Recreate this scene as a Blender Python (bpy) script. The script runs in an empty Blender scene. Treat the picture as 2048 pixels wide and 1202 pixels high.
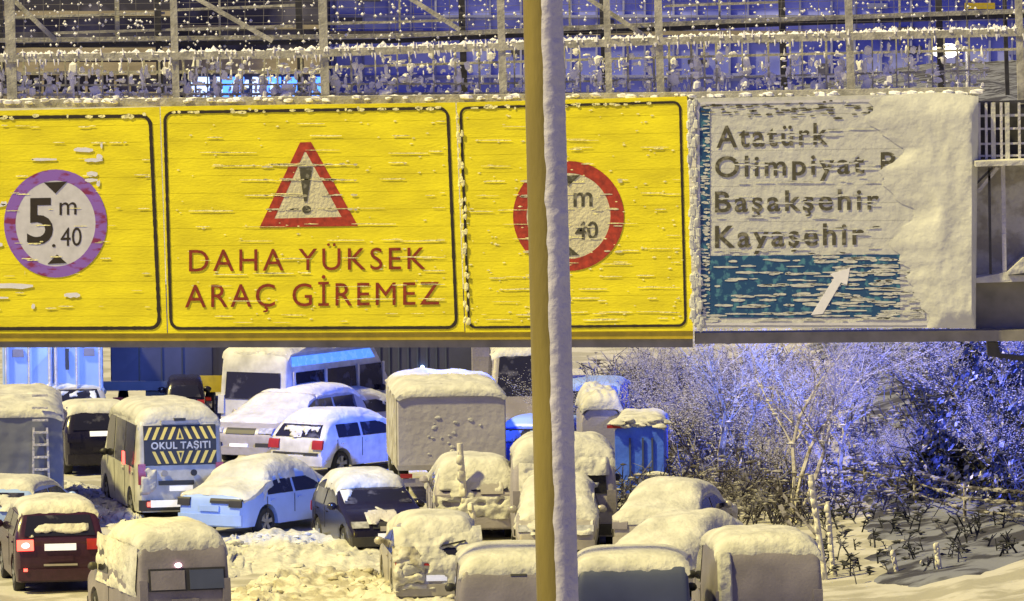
import bpy, bmesh, math, random
from mathutils import Vector, Matrix, noise
random.seed(7)
R = math.radians
scene = bpy.context.scene
col = scene.collection

# ------------------------------------------------------------------ camera
FPX, CAMZ = 15000.0, 16.0
cam_d = bpy.data.cameras.new('camera'); cam = bpy.data.objects.new('camera', cam_d); col.objects.link(cam)
cam.location = (0, 0, CAMZ)
cam_d.sensor_width = 36.0; cam_d.lens = FPX / 2048 * 36.0
cam_d.clip_start = 1.0; cam_d.clip_end = 5000
PITCH = math.atan(961 / FPX); ROLL = R(0.6)
MC = Matrix.Rotation(R(90) - PITCH, 3, 'X') @ Matrix.Rotation(-ROLL, 3, 'Z')
cam.rotation_euler = MC.to_euler()
scene.camera = cam

# ------------------------------------------------------------------ world and sun
world = bpy.data.worlds.new('World'); scene.world = world; world.use_nodes = True
wn = world.node_tree.nodes; wl = world.node_tree.links
bg = wn['Background']
sky = wn.new('ShaderNodeTexSky'); sky.sky_type = 'NISHITA'; sky.sun_disc = False
SUN_EL, SUN_AZ = 55.0, 244.0       # azimuth the light comes from, clockwise from +Y
sky.sun_elevation = R(SUN_EL); sky.sun_rotation = R(SUN_AZ)
tint = wn.new('ShaderNodeMix'); tint.data_type = 'RGBA'; tint.blend_type = 'MULTIPLY'
tint.inputs[0].default_value = 1.0; tint.inputs[7].default_value = (0.62, 0.54, 1.45, 1)
wl.new(sky.outputs[0], tint.inputs[6]); wl.new(tint.outputs[2], bg.inputs[0])
bg.inputs[1].default_value = 0.047
sd = bpy.data.lights.new('sun', 'SUN'); sd.energy = 4.7; sd.angle = R(3); sd.color = (1.0, 0.84, 0.27)
sun = bpy.data.objects.new('sun', sd); col.objects.link(sun)
az, el = R(SUN_AZ), R(SUN_EL)
sv = Vector((math.sin(az) * math.cos(el), math.cos(az) * math.cos(el), math.sin(el)))
sun.rotation_euler = sv.to_track_quat('Z', 'Y').to_euler()
scene.view_settings.view_transform = 'Standard'; scene.view_settings.look = 'None'
scene.view_settings.exposure = 0.5; scene.view_settings.gamma = 1.0
scene.view_settings.use_curve_mapping = False

def W(px, py, Y):
    d = MC @ Vector(((px - 1024) / FPX, (601 - py) / FPX, -1))
    return Vector((0, 0, CAMZ)) + d * (Y / d.y)
def G(px, py, z=0.0):
    d = MC @ Vector(((px - 1024) / FPX, (601 - py) / FPX, -1))
    return Vector((0, 0, CAMZ)) + d * ((z - CAMZ) / d.z)

# ------------------------------------------------------------------ materials
def mat(name, c, rough=0.6, metal=0.0, var=0.15, scale=6.0, bump=0.0, bscale=20.0, emit=None, es=0.0, c2=None, thr=0.55, spec=None, stretch=None):
    m = bpy.data.materials.new(name); m.use_nodes = True
    n = m.node_tree.nodes; l = m.node_tree.links
    b = n['Principled BSDF']; b.inputs['Roughness'].default_value = rough; b.inputs['Metallic'].default_value = metal
    if spec is not None: b.inputs['Specular IOR Level'].default_value = spec
    tc = n.new('ShaderNodeTexCoord'); src = tc.outputs['Object']
    if stretch:
        mp = n.new('ShaderNodeMapping'); mp.inputs['Scale'].default_value = stretch
        l.new(src, mp.inputs[0]); src = mp.outputs[0]
    nz = n.new('ShaderNodeTexNoise'); nz.inputs['Scale'].default_value = scale; nz.inputs['Detail'].default_value = 6
    l.new(src, nz.inputs['Vector'])
    rp = n.new('ShaderNodeValToRGB'); l.new(nz.outputs['Fac'], rp.inputs[0])
    if c2 is None:
        lo = [x * (1 - var) for x in c]; hi = [min(1, x * (1 + var)) for x in c]
        rp.color_ramp.elements[0].position = 0.3; rp.color_ramp.elements[1].position = 0.7
    else:
        lo, hi = c, c2
        rp.color_ramp.elements[0].position = thr - 0.05; rp.color_ramp.elements[1].position = thr + 0.05
    rp.color_ramp.elements[0].color = (*lo, 1); rp.color_ramp.elements[1].color = (*hi, 1)
    l.new(rp.outputs[0], b.inputs['Base Color'])
    if bump:
        n2 = n.new('ShaderNodeTexNoise'); n2.inputs['Scale'].default_value = bscale; n2.inputs['Detail'].default_value = 5
        l.new(src, n2.inputs['Vector'])
        bp = n.new('ShaderNodeBump'); bp.inputs['Strength'].default_value = bump; bp.inputs['Distance'].default_value = 0.05
        l.new(n2.outputs['Fac'], bp.inputs['Height']); l.new(bp.outputs[0], b.inputs['Normal'])
    if emit:
        b.inputs['Emission Color'].default_value = (*emit, 1); b.inputs['Emission Strength'].default_value = es
    return m
M = dict(
    snow=mat('snow', (0.50, 0.50, 0.50), 0.75, var=0.2, scale=2.5, bump=0.9, bscale=7),
    road_snow=mat('road_snow', (0.30, 0.29, 0.27), 0.8, c2=(0.44, 0.43, 0.44), thr=0.5, scale=0.8, bump=1.0, bscale=3),
    verge=mat('verge_shade_tone', (0.03, 0.03, 0.045), 0.8, c2=(0.16, 0.17, 0.24), thr=0.5, scale=0.9, bump=1.0, bscale=3),  # scrub ground, its blue darkness standing in for the dim light there
    ice=mat('ice_crust', (0.50, 0.49, 0.56), 0.6, var=0.15, scale=4, bump=0.8, bscale=14),
    dsnow=mat('dirty_snow', (0.34, 0.32, 0.28), 0.8, c2=(0.52, 0.51, 0.49), thr=0.5, scale=2.2, bump=1.0, bscale=6),
    yellow=mat('yellow_sheeting', (0.88, 0.76, 0.010), 0.5, var=0.16, scale=1.1, bump=0.15, bscale=10, stretch=(1, 1, 3)),
    yellow_snow=mat('yellow_lit_rime', (0.90, 0.85, 0.42), 0.7, var=0.1, bump=0.6),  # rime with the yellow light on it put into the colour
    black=mat('black_print', (0.03, 0.022, 0.012), 0.5),
    olive=mat('dark_olive_print', (0.075, 0.07, 0.045), 0.6, var=0.3, c2=(0.22, 0.21, 0.16), thr=0.58, scale=9),
    brown=mat('brown_print', (0.26, 0.035, 0.008), 0.5, var=0.3, scale=14),
    red=mat('red_sheeting', (0.40, 0.045, 0.02), 0.5, var=0.35, scale=10),
    purple=mat('frosted_red_ring', (0.24, 0.03, 0.10), 0.5, c2=(0.27, 0.13, 0.55), thr=0.43, scale=3.2, stretch=(1, 1, 2.5)),
    cream=mat('cream_sheeting', (0.66, 0.62, 0.42), 0.5, var=0.12, scale=4, bump=0.4, bscale=16),
    white_sheet=mat('white_sheeting', (0.62, 0.62, 0.70), 0.5, var=0.1),
    teal=mat('blue_sheeting', (0.01, 0.065, 0.19), 0.5, c2=(0.07, 0.22, 0.32), thr=0.57, scale=7),
    panelsnow=mat('rime_on_panel', (0.56, 0.57, 0.57), 0.8, var=0.07, scale=3, bump=0.5, bscale=6),
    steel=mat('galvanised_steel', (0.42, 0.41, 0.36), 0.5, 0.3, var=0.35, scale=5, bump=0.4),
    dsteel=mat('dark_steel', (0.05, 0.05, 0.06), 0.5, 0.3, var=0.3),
    beam=mat('beam_steel', (0.22, 0.21, 0.20), 0.5, 0.2, var=0.3, scale=2),
    gold=mat('ochre_pole_paint', (0.17, 0.135, 0.03), 0.4, var=0.4, scale=1.6, bump=0.2, stretch=(1, 1, .25)),
    glass=mat('dark_glass', (0.016, 0.016, 0.026), 0.12, c2=(0.09, 0.09, 0.12), thr=0.62, scale=2.5),
    fglass=mat('frosted_glass', (0.10, 0.10, 0.13), 0.4, c2=(0.36, 0.36, 0.40), thr=0.6, scale=3),
    rubber=mat('tyre_rubber', (0.02, 0.02, 0.022), 0.8, var=0.2),
    rim=mat('alloy_rim', (0.30, 0.31, 0.34), 0.4, 0.6),
    plastic=mat('black_plastic', (0.03, 0.03, 0.035), 0.5),
    white=mat('white_paint', (0.50, 0.50, 0.50), 0.35, var=0.22, scale=3.5),
    grey=mat('grey_paint', (0.20, 0.185, 0.23), 0.45, var=0.22, scale=1.5, bump=0.15),
    mauve=mat('light_grey_paint', (0.32, 0.30, 0.36), 0.5, var=0.22, scale=1.2, bump=0.2),
    slate=mat('slate_blue_paint', (0.06, 0.075, 0.145), 0.5, var=0.12, scale=2),
    silver=mat('silver_paint', (0.36, 0.34, 0.33), 0.35, 0.2, var=0.12),
    dark=mat('black_paint', (0.014, 0.012, 0.022), 0.25, var=0.2),
    wine=mat('dark_wine_paint', (0.035, 0.012, 0.028), 0.25, var=0.2),
    bluelit_white=mat('blue_light_on_white', (0.28, 0.40, 0.78), 0.35, var=0.08, scale=2),  # white surfaces with the blue light on them put into the colour
    blue=mat('strong_blue_paint', (0.05, 0.12, 0.75), 0.5, var=0.2, scale=3),
    tarp=mat('blue_tarpaulin', (0.06, 0.16, 0.95), 0.55, var=0.25, scale=2, bump=0.5, bscale=5),
    yellowp=mat('yellow_paint', (0.50, 0.38, 0.02), 0.4),
    navy=mat('navy_canvas', (0.045, 0.05, 0.12), 0.6, var=0.3, scale=1.2),
    plate=mat('plate', (0.75, 0.75, 0.78), 0.4, emit=(0.9, 0.9, 1.0), es=0.35),  # faint glow stands in for headlights shining on the plates
    redlens=mat('red_lens', (0.30, 0.02, 0.02), 0.3),
    redlit=mat('lit_red_lens', (0.9, 0.1, 0.1), 0.3, emit=(1, 0.06, 0.04), es=4.0),
    pinklit=mat('lit_lamp_core', (1, 0.7, 0.75), 0.3, emit=(1, 0.55, 0.6), es=5.0),
    amber=mat('amber_lens', (0.5, 0.2, 0.03), 0.3),
    clear=mat('headlamp_lens', (0.35, 0.36, 0.42), 0.15, var=0.4, scale=9),
    whitelit=mat('lit_lamp', (1, 1, 0.9), 0.3, emit=(1, 0.97, 0.82), es=4.0),
    bluelit=mat('lit_blue_lamp', (0.5, 0.7, 1), 0.3, emit=(0.35, 0.65, 1), es=5.0),
    blueglow=mat('blue_light_on_side', (0.1, 0.3, 0.9), 0.3, emit=(0.08, 0.25, 1.0), es=0.9, c2=(0.3, 0.5, 0.95), thr=0.55),
    stripe=mat('stripe_yellow', (0.80, 0.66, 0.16), 0.5, var=0.06),
    concrete=mat('far_concrete', (0.30, 0.26, 0.20), 0.8, var=0.35, scale=0.4, stretch=(1, 1, 4)),
    fdark=mat('far_dark_wall', (0.03, 0.03, 0.06), 0.7, c2=(0.10, 0.10, 0.17), thr=0.55, scale=0.25),  # dimness of the unlit distance put into the wall colour
    fblue=mat('far_blue_lit_wall', (0.16, 0.19, 0.70), 0.6, c2=(0.34, 0.38, 0.92), thr=0.52, scale=0.12, stretch=(1, 1, 2)),  # blue light on the far wall put into its colour
    fblue2=mat('far_blue_band', (0.20, 0.22, 0.50), 0.6, c2=(0.32, 0.34, 0.6), thr=0.5, scale=0.3),
    shop=mat('lit_blue_shopfront', (0.1, 0.2, 0.6), 0.4, emit=(0.06, 0.22, 1.0), es=2.2),
    shopw=mat('lit_white_shopfront', (0.5, 0.6, 0.8), 0.4, emit=(0.45, 0.6, 1.0), es=1.4),
    polesnow=mat('lavender_rime', (0.46, 0.45, 0.56), 0.7, var=0.08, scale=3, bump=0.4, bscale=12),
    rimewhite=mat('white_rime', (0.78, 0.78, 0.88), 0.7, var=0.06),
    palebark=mat('pale_rimed_bark', (0.16, 0.14, 0.11), 0.8, c2=(0.55, 0.52, 0.44), thr=0.44, scale=5),
    truckrime=mat('rimed_truck_side', (0.40, 0.385, 0.43), 0.7, var=0.1, scale=1.4, bump=0.5, bscale=5),
    tankgrey=mat('frosted_tank', (0.16, 0.175, 0.25), 0.6, var=0.15, scale=0.8, bump=0.3, bscale=3),
    bark=mat('frosted_bark', (0.07, 0.06, 0.05), 0.8, c2=(0.42, 0.40, 0.38), thr=0.5, scale=8),
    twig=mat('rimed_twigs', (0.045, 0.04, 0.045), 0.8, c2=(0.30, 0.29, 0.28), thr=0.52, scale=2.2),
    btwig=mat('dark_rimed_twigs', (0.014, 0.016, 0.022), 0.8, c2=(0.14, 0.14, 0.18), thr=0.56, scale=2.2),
    wood=mat('rimed_stake', (0.66, 0.64, 0.56), 0.8, var=0.25, scale=6),
)

# ------------------------------------------------------------------ mesh helpers
class MB:
    def __init__(s): s.v = []; s.f = []
    def add(s, vs, fs):
        o = len(s.v); s.v += [Vector(p) for p in vs]; s.f += [tuple(i + o for i in f) for f in fs]; return s
    def box(s, x0, x1, y0, y1, z0, z1):
        vs = [(x, y, z) for z in (z0, z1) for y in (y0, y1) for x in (x0, x1)]
        return s.add(vs, [(0, 2, 3, 1), (4, 5, 7, 6), (0, 1, 5, 4), (2, 6, 7, 3), (0, 4, 6, 2), (1, 3, 7, 5)])
    def prism(s, pts, d):
        n = len(pts); pts = [Vector(p) for p in pts]; d = Vector(d)
        return s.add(pts + [p + d for p in pts], [tuple(range(n))[::-1], tuple(range(n, 2 * n))] + [(i, (i + 1) % n, (i + 1) % n + n, i + n) for i in range(n)])
    def tube(s, p0, p1, r0, r1=None, n=8, cap=True):
        p0 = Vector(p0); p1 = Vector(p1); r1 = r0 if r1 is None else r1
        a = (p1 - p0)
        if a.length < 1e-6: return s
        a.normalize(); u = a.orthogonal().normalized(); w = a.cross(u)
        vs = []
        for p, r in ((p0, r0), (p1, r1)):
            for i in range(n):
                t = 2 * math.pi * (i + .5) / n; vs.append(p + (u * math.cos(t) + w * math.sin(t)) * r)
        fs = [(i, (i + 1) % n, (i + 1) % n + n, i + n) for i in range(n)]
        if cap: fs += [tuple(range(n))[::-1], tuple(range(n, 2 * n))]
        return s.add(vs, fs)
    def bar(s, p0, p1, w, d=None):      # square bar, axes near world
        p0 = Vector(p0); p1 = Vector(p1); d = d or w; a = (p1 - p0).normalized()
        n = Vector((0, 1, 0)); u = a.cross(n).normalized()
        vs = []
        for p in (p0, p1):
            for i, j in ((-1, -1), (1, -1), (1, 1), (-1, 1)): vs.append(p + u * (w / 2 * i) + n * (d / 2 * j))
        return s.add(vs, [(3, 2, 1, 0), (4, 5, 6, 7)] + [(i, (i + 1) % 4, (i + 1) % 4 + 4, i + 4) for i in range(4)])
    def blob(s, c, r, sq=(1, 1, 1), amp=0.3, n=6):
        c = Vector(c); vs = [c + Vector((0, 0, r * sq[2]))]; sd_ = Vector((random.random() * 99, 0, 0))
        rows = max(2, n // 2)
        for i in range(1, rows):
            th = math.pi * i / rows
            for j in range(n):
                ph = 2 * math.pi * j / n
                d = Vector((math.sin(th) * math.cos(ph), math.sin(th) * math.sin(ph), math.cos(th)))
                k = r * (1 + amp * noise.noise(d * 1.7 + sd_) * 2)
                vs.append(c + Vector((d.x * k * sq[0], d.y * k * sq[1], d.z * k * sq[2])))
        vs.append(c - Vector((0, 0, r * sq[2]))); fs = []
        for j in range(n): fs.append((0, 1 + j, 1 + (j + 1) % n))
        for i in range(rows - 2):
            for j in range(n):
                a = 1 + i * n + j; b = 1 + i * n + (j + 1) % n; fs.append((a, a + n, b + n, b))
        o = 1 + (rows - 2) * n; e = len(vs) - 1
        for j in range(n): fs.append((o + (j + 1) % n, o + j, e))
        return s.add(vs, fs)
    def grid(s, fn, nu, nv, fn2=None):
        vs = [fn(i / nu, j / nv) for j in range(nv + 1) for i in range(nu + 1)]
        k = nu + 1; fs = [(j * k + i, j * k + i + 1, (j + 1) * k + i + 1, (j + 1) * k + i) for j in range(nv) for i in range(nu)]
        if fn2:
            o = len(vs); vs += [fn2(i / nu, j / nv) for j in range(nv + 1) for i in range(nu + 1)]
            fs += [tuple(o + q for q in f[::-1]) for f in list(fs)]
            e = [i for i in range(nu)]
            for i in range(nu):
                fs.append((i + 1, i, o + i, o + i + 1)); a = nv * k + i; fs.append((a, a + 1, o + a + 1, o + a))
            for j in range(nv):
                a = j * k; b = (j + 1) * k; fs.append((a, b, o + b, o + a)); a += nu; b += nu; fs.append((b, a, o + a, o + b))
        return s.add(vs, fs)
    def build(s, name, m, parent=None, origin=None, smooth=False, label=None):
        me = bpy.data.meshes.new(name); o_ = Vector(origin) if origin else Vector((0, 0, 0))
        me.from_pydata([tuple(p - o_) for p in s.v], [], s.f)
        me.materials.append(M[m] if isinstance(m, str) else m)
        me.validate()
        b = bmesh.new(); b.from_mesh(me); bmesh.ops.recalc_face_normals(b, faces=b.faces)
        b.to_mesh(me); b.free()
        if smooth:
            me.polygons.foreach_set('use_smooth', [True] * len(me.polygons))
            try: me.set_sharp_from_angle(angle=R(38 if smooth is True else smooth))
            except Exception: pass
        o = bpy.data.objects.new(name, me); col.objects.link(o)
        if parent: o.parent = parent
        elif origin: o.location = o_
        if label: o['label'] = label
        return o
def empty(name, loc, h=0.0):
    o = bpy.data.objects.new(name, None); col.objects.link(o); o.location = loc; o.rotation_euler = (0, 0, R(h)); o.empty_display_size = .3
    return o
def tag(o, label=None, cat=None, group=None, kind=None):
    if label: o['label'] = label
    if cat: o['category'] = cat
    if group: o['group'] = group
    if kind: o['kind'] = kind
    return o
def fbm(x, y, z=0.0):
    return noise.noise(Vector((x, y, z))) + .5 * noise.noise(Vector((2.1 * x, 2.1 * y, z + 7))) + .25 * noise.noise(Vector((4.3 * x, 4.3 * y, z + 3)))

# ------------------------------------------------------------------ ground
def gz(x, y):
    s = 8000 / 100
    edge = 4.8 + (y - 170) * 0.03        # where the verge begins
    z = 0.0
    if y > 100:
        t = max(0, min(1, (x - edge) / 14)); z += 1.6 * t * t * (3 - 2 * t)
        z += (0.05 + 0.22 * t) * fbm(x * .6, y * .3)
    return z
xs = [-420, -200, -90, -40, -24] + [-18 + i * 0.32 for i in range(150)] + [34, 45, 70, 120, 220, 420]
ys = [-60, 0, 60, 110, 135] + [145 + i * 0.55 for i in range(150)] + [230 + i * 4 for i in range(40)] + [400 + i * 30 for i in range(12)] + [900, 1400, 2600]
g = MB(); k = len(xs)
g.add([(x, y, gz(x, y)) for y in ys for x in xs], [(j * k + i, j * k + i + 1, (j + 1) * k + i + 1, (j + 1) * k + i) for j in range(len(ys) - 1) for i in range(k - 1)])
tag(g.build("snowy_ground", "road_snow", smooth=80), kind='structure')
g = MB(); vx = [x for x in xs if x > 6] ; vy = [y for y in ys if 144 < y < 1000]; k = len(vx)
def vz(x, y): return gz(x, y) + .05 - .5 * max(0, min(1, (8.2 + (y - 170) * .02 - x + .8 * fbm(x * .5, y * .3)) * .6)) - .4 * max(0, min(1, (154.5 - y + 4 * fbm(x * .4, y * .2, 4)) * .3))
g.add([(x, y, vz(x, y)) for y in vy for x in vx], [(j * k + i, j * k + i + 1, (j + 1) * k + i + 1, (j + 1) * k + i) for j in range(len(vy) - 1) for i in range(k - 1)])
tag(g.build('verge_shade_sheet', 'verge', smooth=80), kind='structure')  # dark sheet laid over the snow to make the bank look dimly lit
# ploughed snow windrow between the lanes
def pile(name, pts, wdt, hgt, m, seed, lab=None):
    b = MB()
    def top(u, v):
        i = min(len(pts) - 2, int(u * (len(pts) - 1))); t = u * (len(pts) - 1) - i
        p = pts[i].lerp(pts[i + 1], t); q = (v - .5) * 2
        e = min(1, 6 * u, 6 * (1 - u)) ** .5
        hh = hgt * (1 - q * q) * e * (1 + .55 * fbm(p.x * 1.1 + seed, (p.y + q * wdt) * .8)) + 0.10 * e * (1 - q * q) * fbm(p.x * 4, (p.y + q * wdt) * 3.5, seed)
        return Vector((p.x + .12 * fbm(p.y * 3, q * 5, seed), p.y + q * wdt, max(0, hh) - .03))
    b.grid(top, 110, 26)
    for _ in range(60):
        u, v = random.random(), random.gauss(.42, .17)
        if 0.03 < v < .97: 
            p = top(u, v); b.blob(p, random.uniform(.04, .11), (1.4, 1, .6), .35, 9)
    return tag(b.build(name, m, smooth=80), kind='structure')
pile('ploughed_snow', [G(400, 1125), G(520, 1105), G(640, 1108), G(800, 1120)], 5.0, .34, 'snow', 1)
pile('ploughed_slush', [G(440, 1225), G(560, 1190), G(700, 1180), G(800, 1196), G(930, 1215)], 4.0, .36, 'dsnow', 5)
pile('trampled_snow', [G(120, 985), G(170, 1000), G(225, 1020), G(300, 1085)], 4.0, .22, 'snow', 9)

# ------------------------------------------------------------------ vehicles
PROF = {
 'sedan': dict(L=4.65, belt=.92, W=1.82, up=[(0, .34), (0, .70), (.05, .98), (.65, 1.04), (1.25, 1.36), (1.9, 1.46), (2.6, 1.43), (3.35, 1.02), (4.2, .86), (4.58, .70), (4.65, .34)], wheels=(.95, 3.75), wr=.33, side=[(1.0, 1.95), (2.05, 3.15)]),
 'hatch': dict(L=4.1, belt=.95, W=1.76, up=[(0, .34), (0, .80), (.08, 1.0), (.42, 1.40), (.95, 1.50), (2.2, 1.47), (2.95, 1.06), (3.75, .88), (4.05, .70), (4.1, .34)], wheels=(.72, 3.3), wr=.32, side=[(.6, 1.45), (1.55, 2.75)]),
 'suv': dict(L=4.5, belt=1.08, W=1.86, up=[(0, .40), (0, .90), (.08, 1.12), (.38, 1.58), (.8, 1.70), (2.4, 1.68), (3.15, 1.20), (4.15, 1.02), (4.45, .84), (4.5, .40)], wheels=(.82, 3.6), wr=.37, side=[(.6, 1.55), (1.65, 2.9)]),
 'van': dict(L=4.9, belt=1.12, W=1.92, up=[(0, .38), (0, .95), (.05, 1.2), (.16, 1.86), (.42, 2.0), (3.2, 1.98), (4.0, 1.25), (4.65, 1.02), (4.87, .8), (4.9, .38)], wheels=(.95, 4.05), wr=.34, side=[(2.75, 3.6)]),
 'hivan': dict(L=5.6, belt=1.25, W=2.04, up=[(0, .40), (0, 1.05), (.03, 1.3), (.12, 2.25), (.35, 2.44), (3.9, 2.42), (4.2, 2.3), (4.85, 1.35), (5.4, 1.08), (5.57, .8), (5.6, .40)], wheels=(1.1, 4.65), wr=.36, side=[(.45, 1.75), (1.85, 3.2), (3.35, 4.4)]),
}
def chaikin(p, it=1):
    for _ in range(it):
        q = [p[0]]
        for a, b in zip(p, p[1:]):
            q += [(a[0] * .75 + b[0] * .25, a[1] * .75 + b[1] * .25), (a[0] * .25 + b[0] * .75, a[1] * .25 + b[1] * .75)]
        p = q + [p[-1]]
    return p
class Veh:
    def __init__(s, kind, scale=(1, 1, 1)):
        d = PROF[kind]; sx, sy, sz = scale
        s.L = d['L'] * sy; s.W = d['W'] * sx; s.belt = d['belt'] * sz; s.wheels = [q * sy for q in d['wheels']]; s.wr = d['wr']
        s.side = [(a * sy, b * sy) for a, b in d['side']]
        s.up = chaikin([(y * sy, z * sz) for y, z in d['up']], 2); s.ztop = max(z for y, z in s.up); s.kind = kind
    def top(s, y):
        y = max(0.0, min(s.L, y)); best = 0
        for (a, za), (b, zb) in zip(s.up, s.up[1:]):
            if min(a, b) - 1e-6 <= y <= max(a, b) + 1e-6:
                best = max(best, za, zb) if abs(b - a) < 1e-5 else max(best, za + (zb - za) * (y - a) / (b - a))
        return best
    def bottom(s, y):
        z = .26
        for w in s.wheels:
            r = s.wr + .07; q = r * r - (y - w) ** 2
            if q > 0: z = max(z, s.wr + math.sqrt(q))
        return z
    def w(s, z, y=None):
        t = max(0, min(1, (z - s.belt) / max(.1, s.ztop - s.belt)))
        k = {'van': .07, 'hivan': .09}.get(s.kind, .20)
        r = s.W / 2 * (1 - k * t) - (.03 if z < .45 else 0)
        if y is not None:
            e = min(y, s.L - y); r *= 1 - .10 * max(0, 1 - e / .3) ** 2
        return r
    def end(s, z, back=True):
        best = None
        for (a, za), (b, zb) in zip(s.up, s.up[1:]):
            if min(za, zb) - 1e-6 <= z <= max(za, zb) + 1e-6:
                y = a if abs(zb - za) < 1e-5 else a + (b - a) * (z - za) / (zb - za)
                if best is None: best = y
                best = min(best, y) if back else max(best, y)
        return (0 if back else s.L) if best is None else best
    def body(s):
        ysr = sorted(set([0, .02, .06, .12] + [s.L - q for q in (0, .02, .06, .12)] + [i * s.L / 56 for i in range(57)] + [round(p[0], 3) for p in s.up]))
        ys_ = [ysr[0]]
        for y in ysr[1:]:
            if y - ys_[-1] > .012: ys_.append(y)
        b = MB(); n = None
        for y in ys_:
            t = s.top(y); bo = min(s.bottom(y), t - .02); r = min(.13, (t - bo) * .3)
            half = []
            for q in (0, .33, .66, 1):
                z = bo + (min(s.belt, t - r) - bo) * q; half.append((s.w(z, y), z))
            z1 = t - r; z0 = half[-1][1]
            for q in (.5, 1): 
                z = z0 + (z1 - z0) * q; half.append((s.w(z, y), z))
            wt = s.w(z1, y)
            for a in (30, 60, 90): half.append((wt - r * (1 - math.cos(R(a))), z1 + r * math.sin(R(a))))
            half.append((wt * .5, t + .012))
            ring = [(x, y, z) for x, z in half] + [(-x, y, z) for x, z in reversed(half)]
            n = len(ring); b.add(ring, [])
        m = len(ys_)
        for i in range(m - 1):
            for j in range(n): b.f.append((i * n + j, i * n + (j + 1) % n, (i + 1) * n + (j + 1) % n, (i + 1) * n + j))
        b.f.append(tuple(range(n))); b.f.append(tuple(range((m - 1) * n, m * n)))
        return b
    def sidewin(s, a, b_, sgn, z0=None, z1=None):
        z0 = z0 or s.belt + .02; z1 = z1 or s.ztop - .20; n = 8; up = []
        for i in range(n + 1):
            y = b_ + (a - b_) * i / n; up.append((y, max(z0 + .01, min(z1, s.top(y) - .13))))
        pts = [(a, z0), (b_, z0)] + up
        return MB().prism([(sgn * (s.w(z, y) + .004), y, z) for y, z in pts], (sgn * .012, 0, 0))
    def endpanel(s, pts, back=True, th=.015, off=.006):
        sg = -1 if back else 1; n = len(pts)
        # subdivide vertically so that the panel follows the body
        zs = [p[1] for p in pts]; zlo, zhi = min(zs), max(zs)
        return MB().prism([(x, s.end(z, back) + sg * off, z) for x, z in pts], (0, sg * th, 0))
    def quadpanel(s, x0, x1, z0, z1, back=True, inset=0.0, th=.02, off=.008, nz=8):
        sg = -1 if back else 1
        def f(o):
            def g_(u, v):
                z = z0 + (z1 - z0) * v; xa = x0 + inset * v; xb = x1 - inset * v
                return Vector((xa + (xb - xa) * u, s.end(z, back) + sg * o, z))
            return g_
        return MB().grid(f(off + th), 4, nz, f(-.02))
    def snow(s, y0, y1, th, over=.04, amp=.5, seed=0.0, drop=.10, wk=1.0):
        def f(lift):
            def g_(u, v):
                y = y0 + (y1 - y0) * v; q = (u - .5) * 2; yy = max(0.03, min(s.L - .03, y)); t = s.top(yy)
                hw = (s.w(t - .1, yy) + over) * wk
                e = min(1, v * 7, (1 - v) * 7); e = max(0, e) ** .5; c = (1 - abs(q) ** 5)
                x = q * hw * (1 + .03 * fbm(y * 2, seed, 2))
                if not lift: return Vector((x * .97, y, t - .05 - drop * (abs(q) ** 6)))
                n_ = .8 * fbm(x * .9 + seed, y * .8) * amp + .10 * fbm(x * 4 + seed, y * 4) * amp
                hh = th * (1 + n_) * (.25 + .75 * e) * (.15 + .85 * c)
                dr = drop * abs(q) ** 7 * (1 + 1.6 * fbm(y * 1.3, seed + q))
                return Vector((x + .02 * fbm(y * 5, x * 5), y + .05 * (1 - e) * fbm(x * 3, seed), max(t - .04 - drop * (abs(q) ** 6), t + hh - dr)))
            return g_
        return MB().grid(f(True), 28, max(10, int((y1 - y0) * 12)), f(False))
    def endsnow(s, x0, x1, z0, z1, th, back=True, seed=0.0, cover=.1, amp=.6):
        """snow plastered on the end of the body with holes where the noise is low"""
        sg = -1 if back else 1; b = MB(); nx = max(8, int((x1 - x0) / .035)); nz = max(6, int((z1 - z0) / .035))
        def val(i, j):
            x = x0 + (x1 - x0) * i / nx; z = z0 + (z1 - z0) * j / nz
            return fbm(x * 1.6 + seed, z * 2.6) + cover + .5 * (j / nz - .5)
        idx = {}
        for j in range(nz + 1):
            for i in range(nx + 1):
                x = x0 + (x1 - x0) * i / nx; z = z0 + (z1 - z0) * j / nz; c = max(0, val(i, j))
                e = min(1, 5 * i / nx, 5 * (nx - i) / nx)
                idx[i, j] = len(b.v); b.v.append(Vector((x, s.end(z, back) + sg * (-.03 + (.065 + th * (1 + amp * fbm(x * 5, z * 5, seed))) * min(1, c * 4) ** .5 * min(1, .2 + e * 2)), z + .02 * fbm(x * 4, z * 3))))
        for j in range(nz):
            for i in range(nx):
                if max(val(i, j), val(i + 1, j), val(i, j + 1), val(i + 1, j + 1)) > 0:
                    b.f.append((idx[i, j], idx[i + 1, j], idx[i + 1, j + 1], idx[i, j + 1]))
        return b

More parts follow.
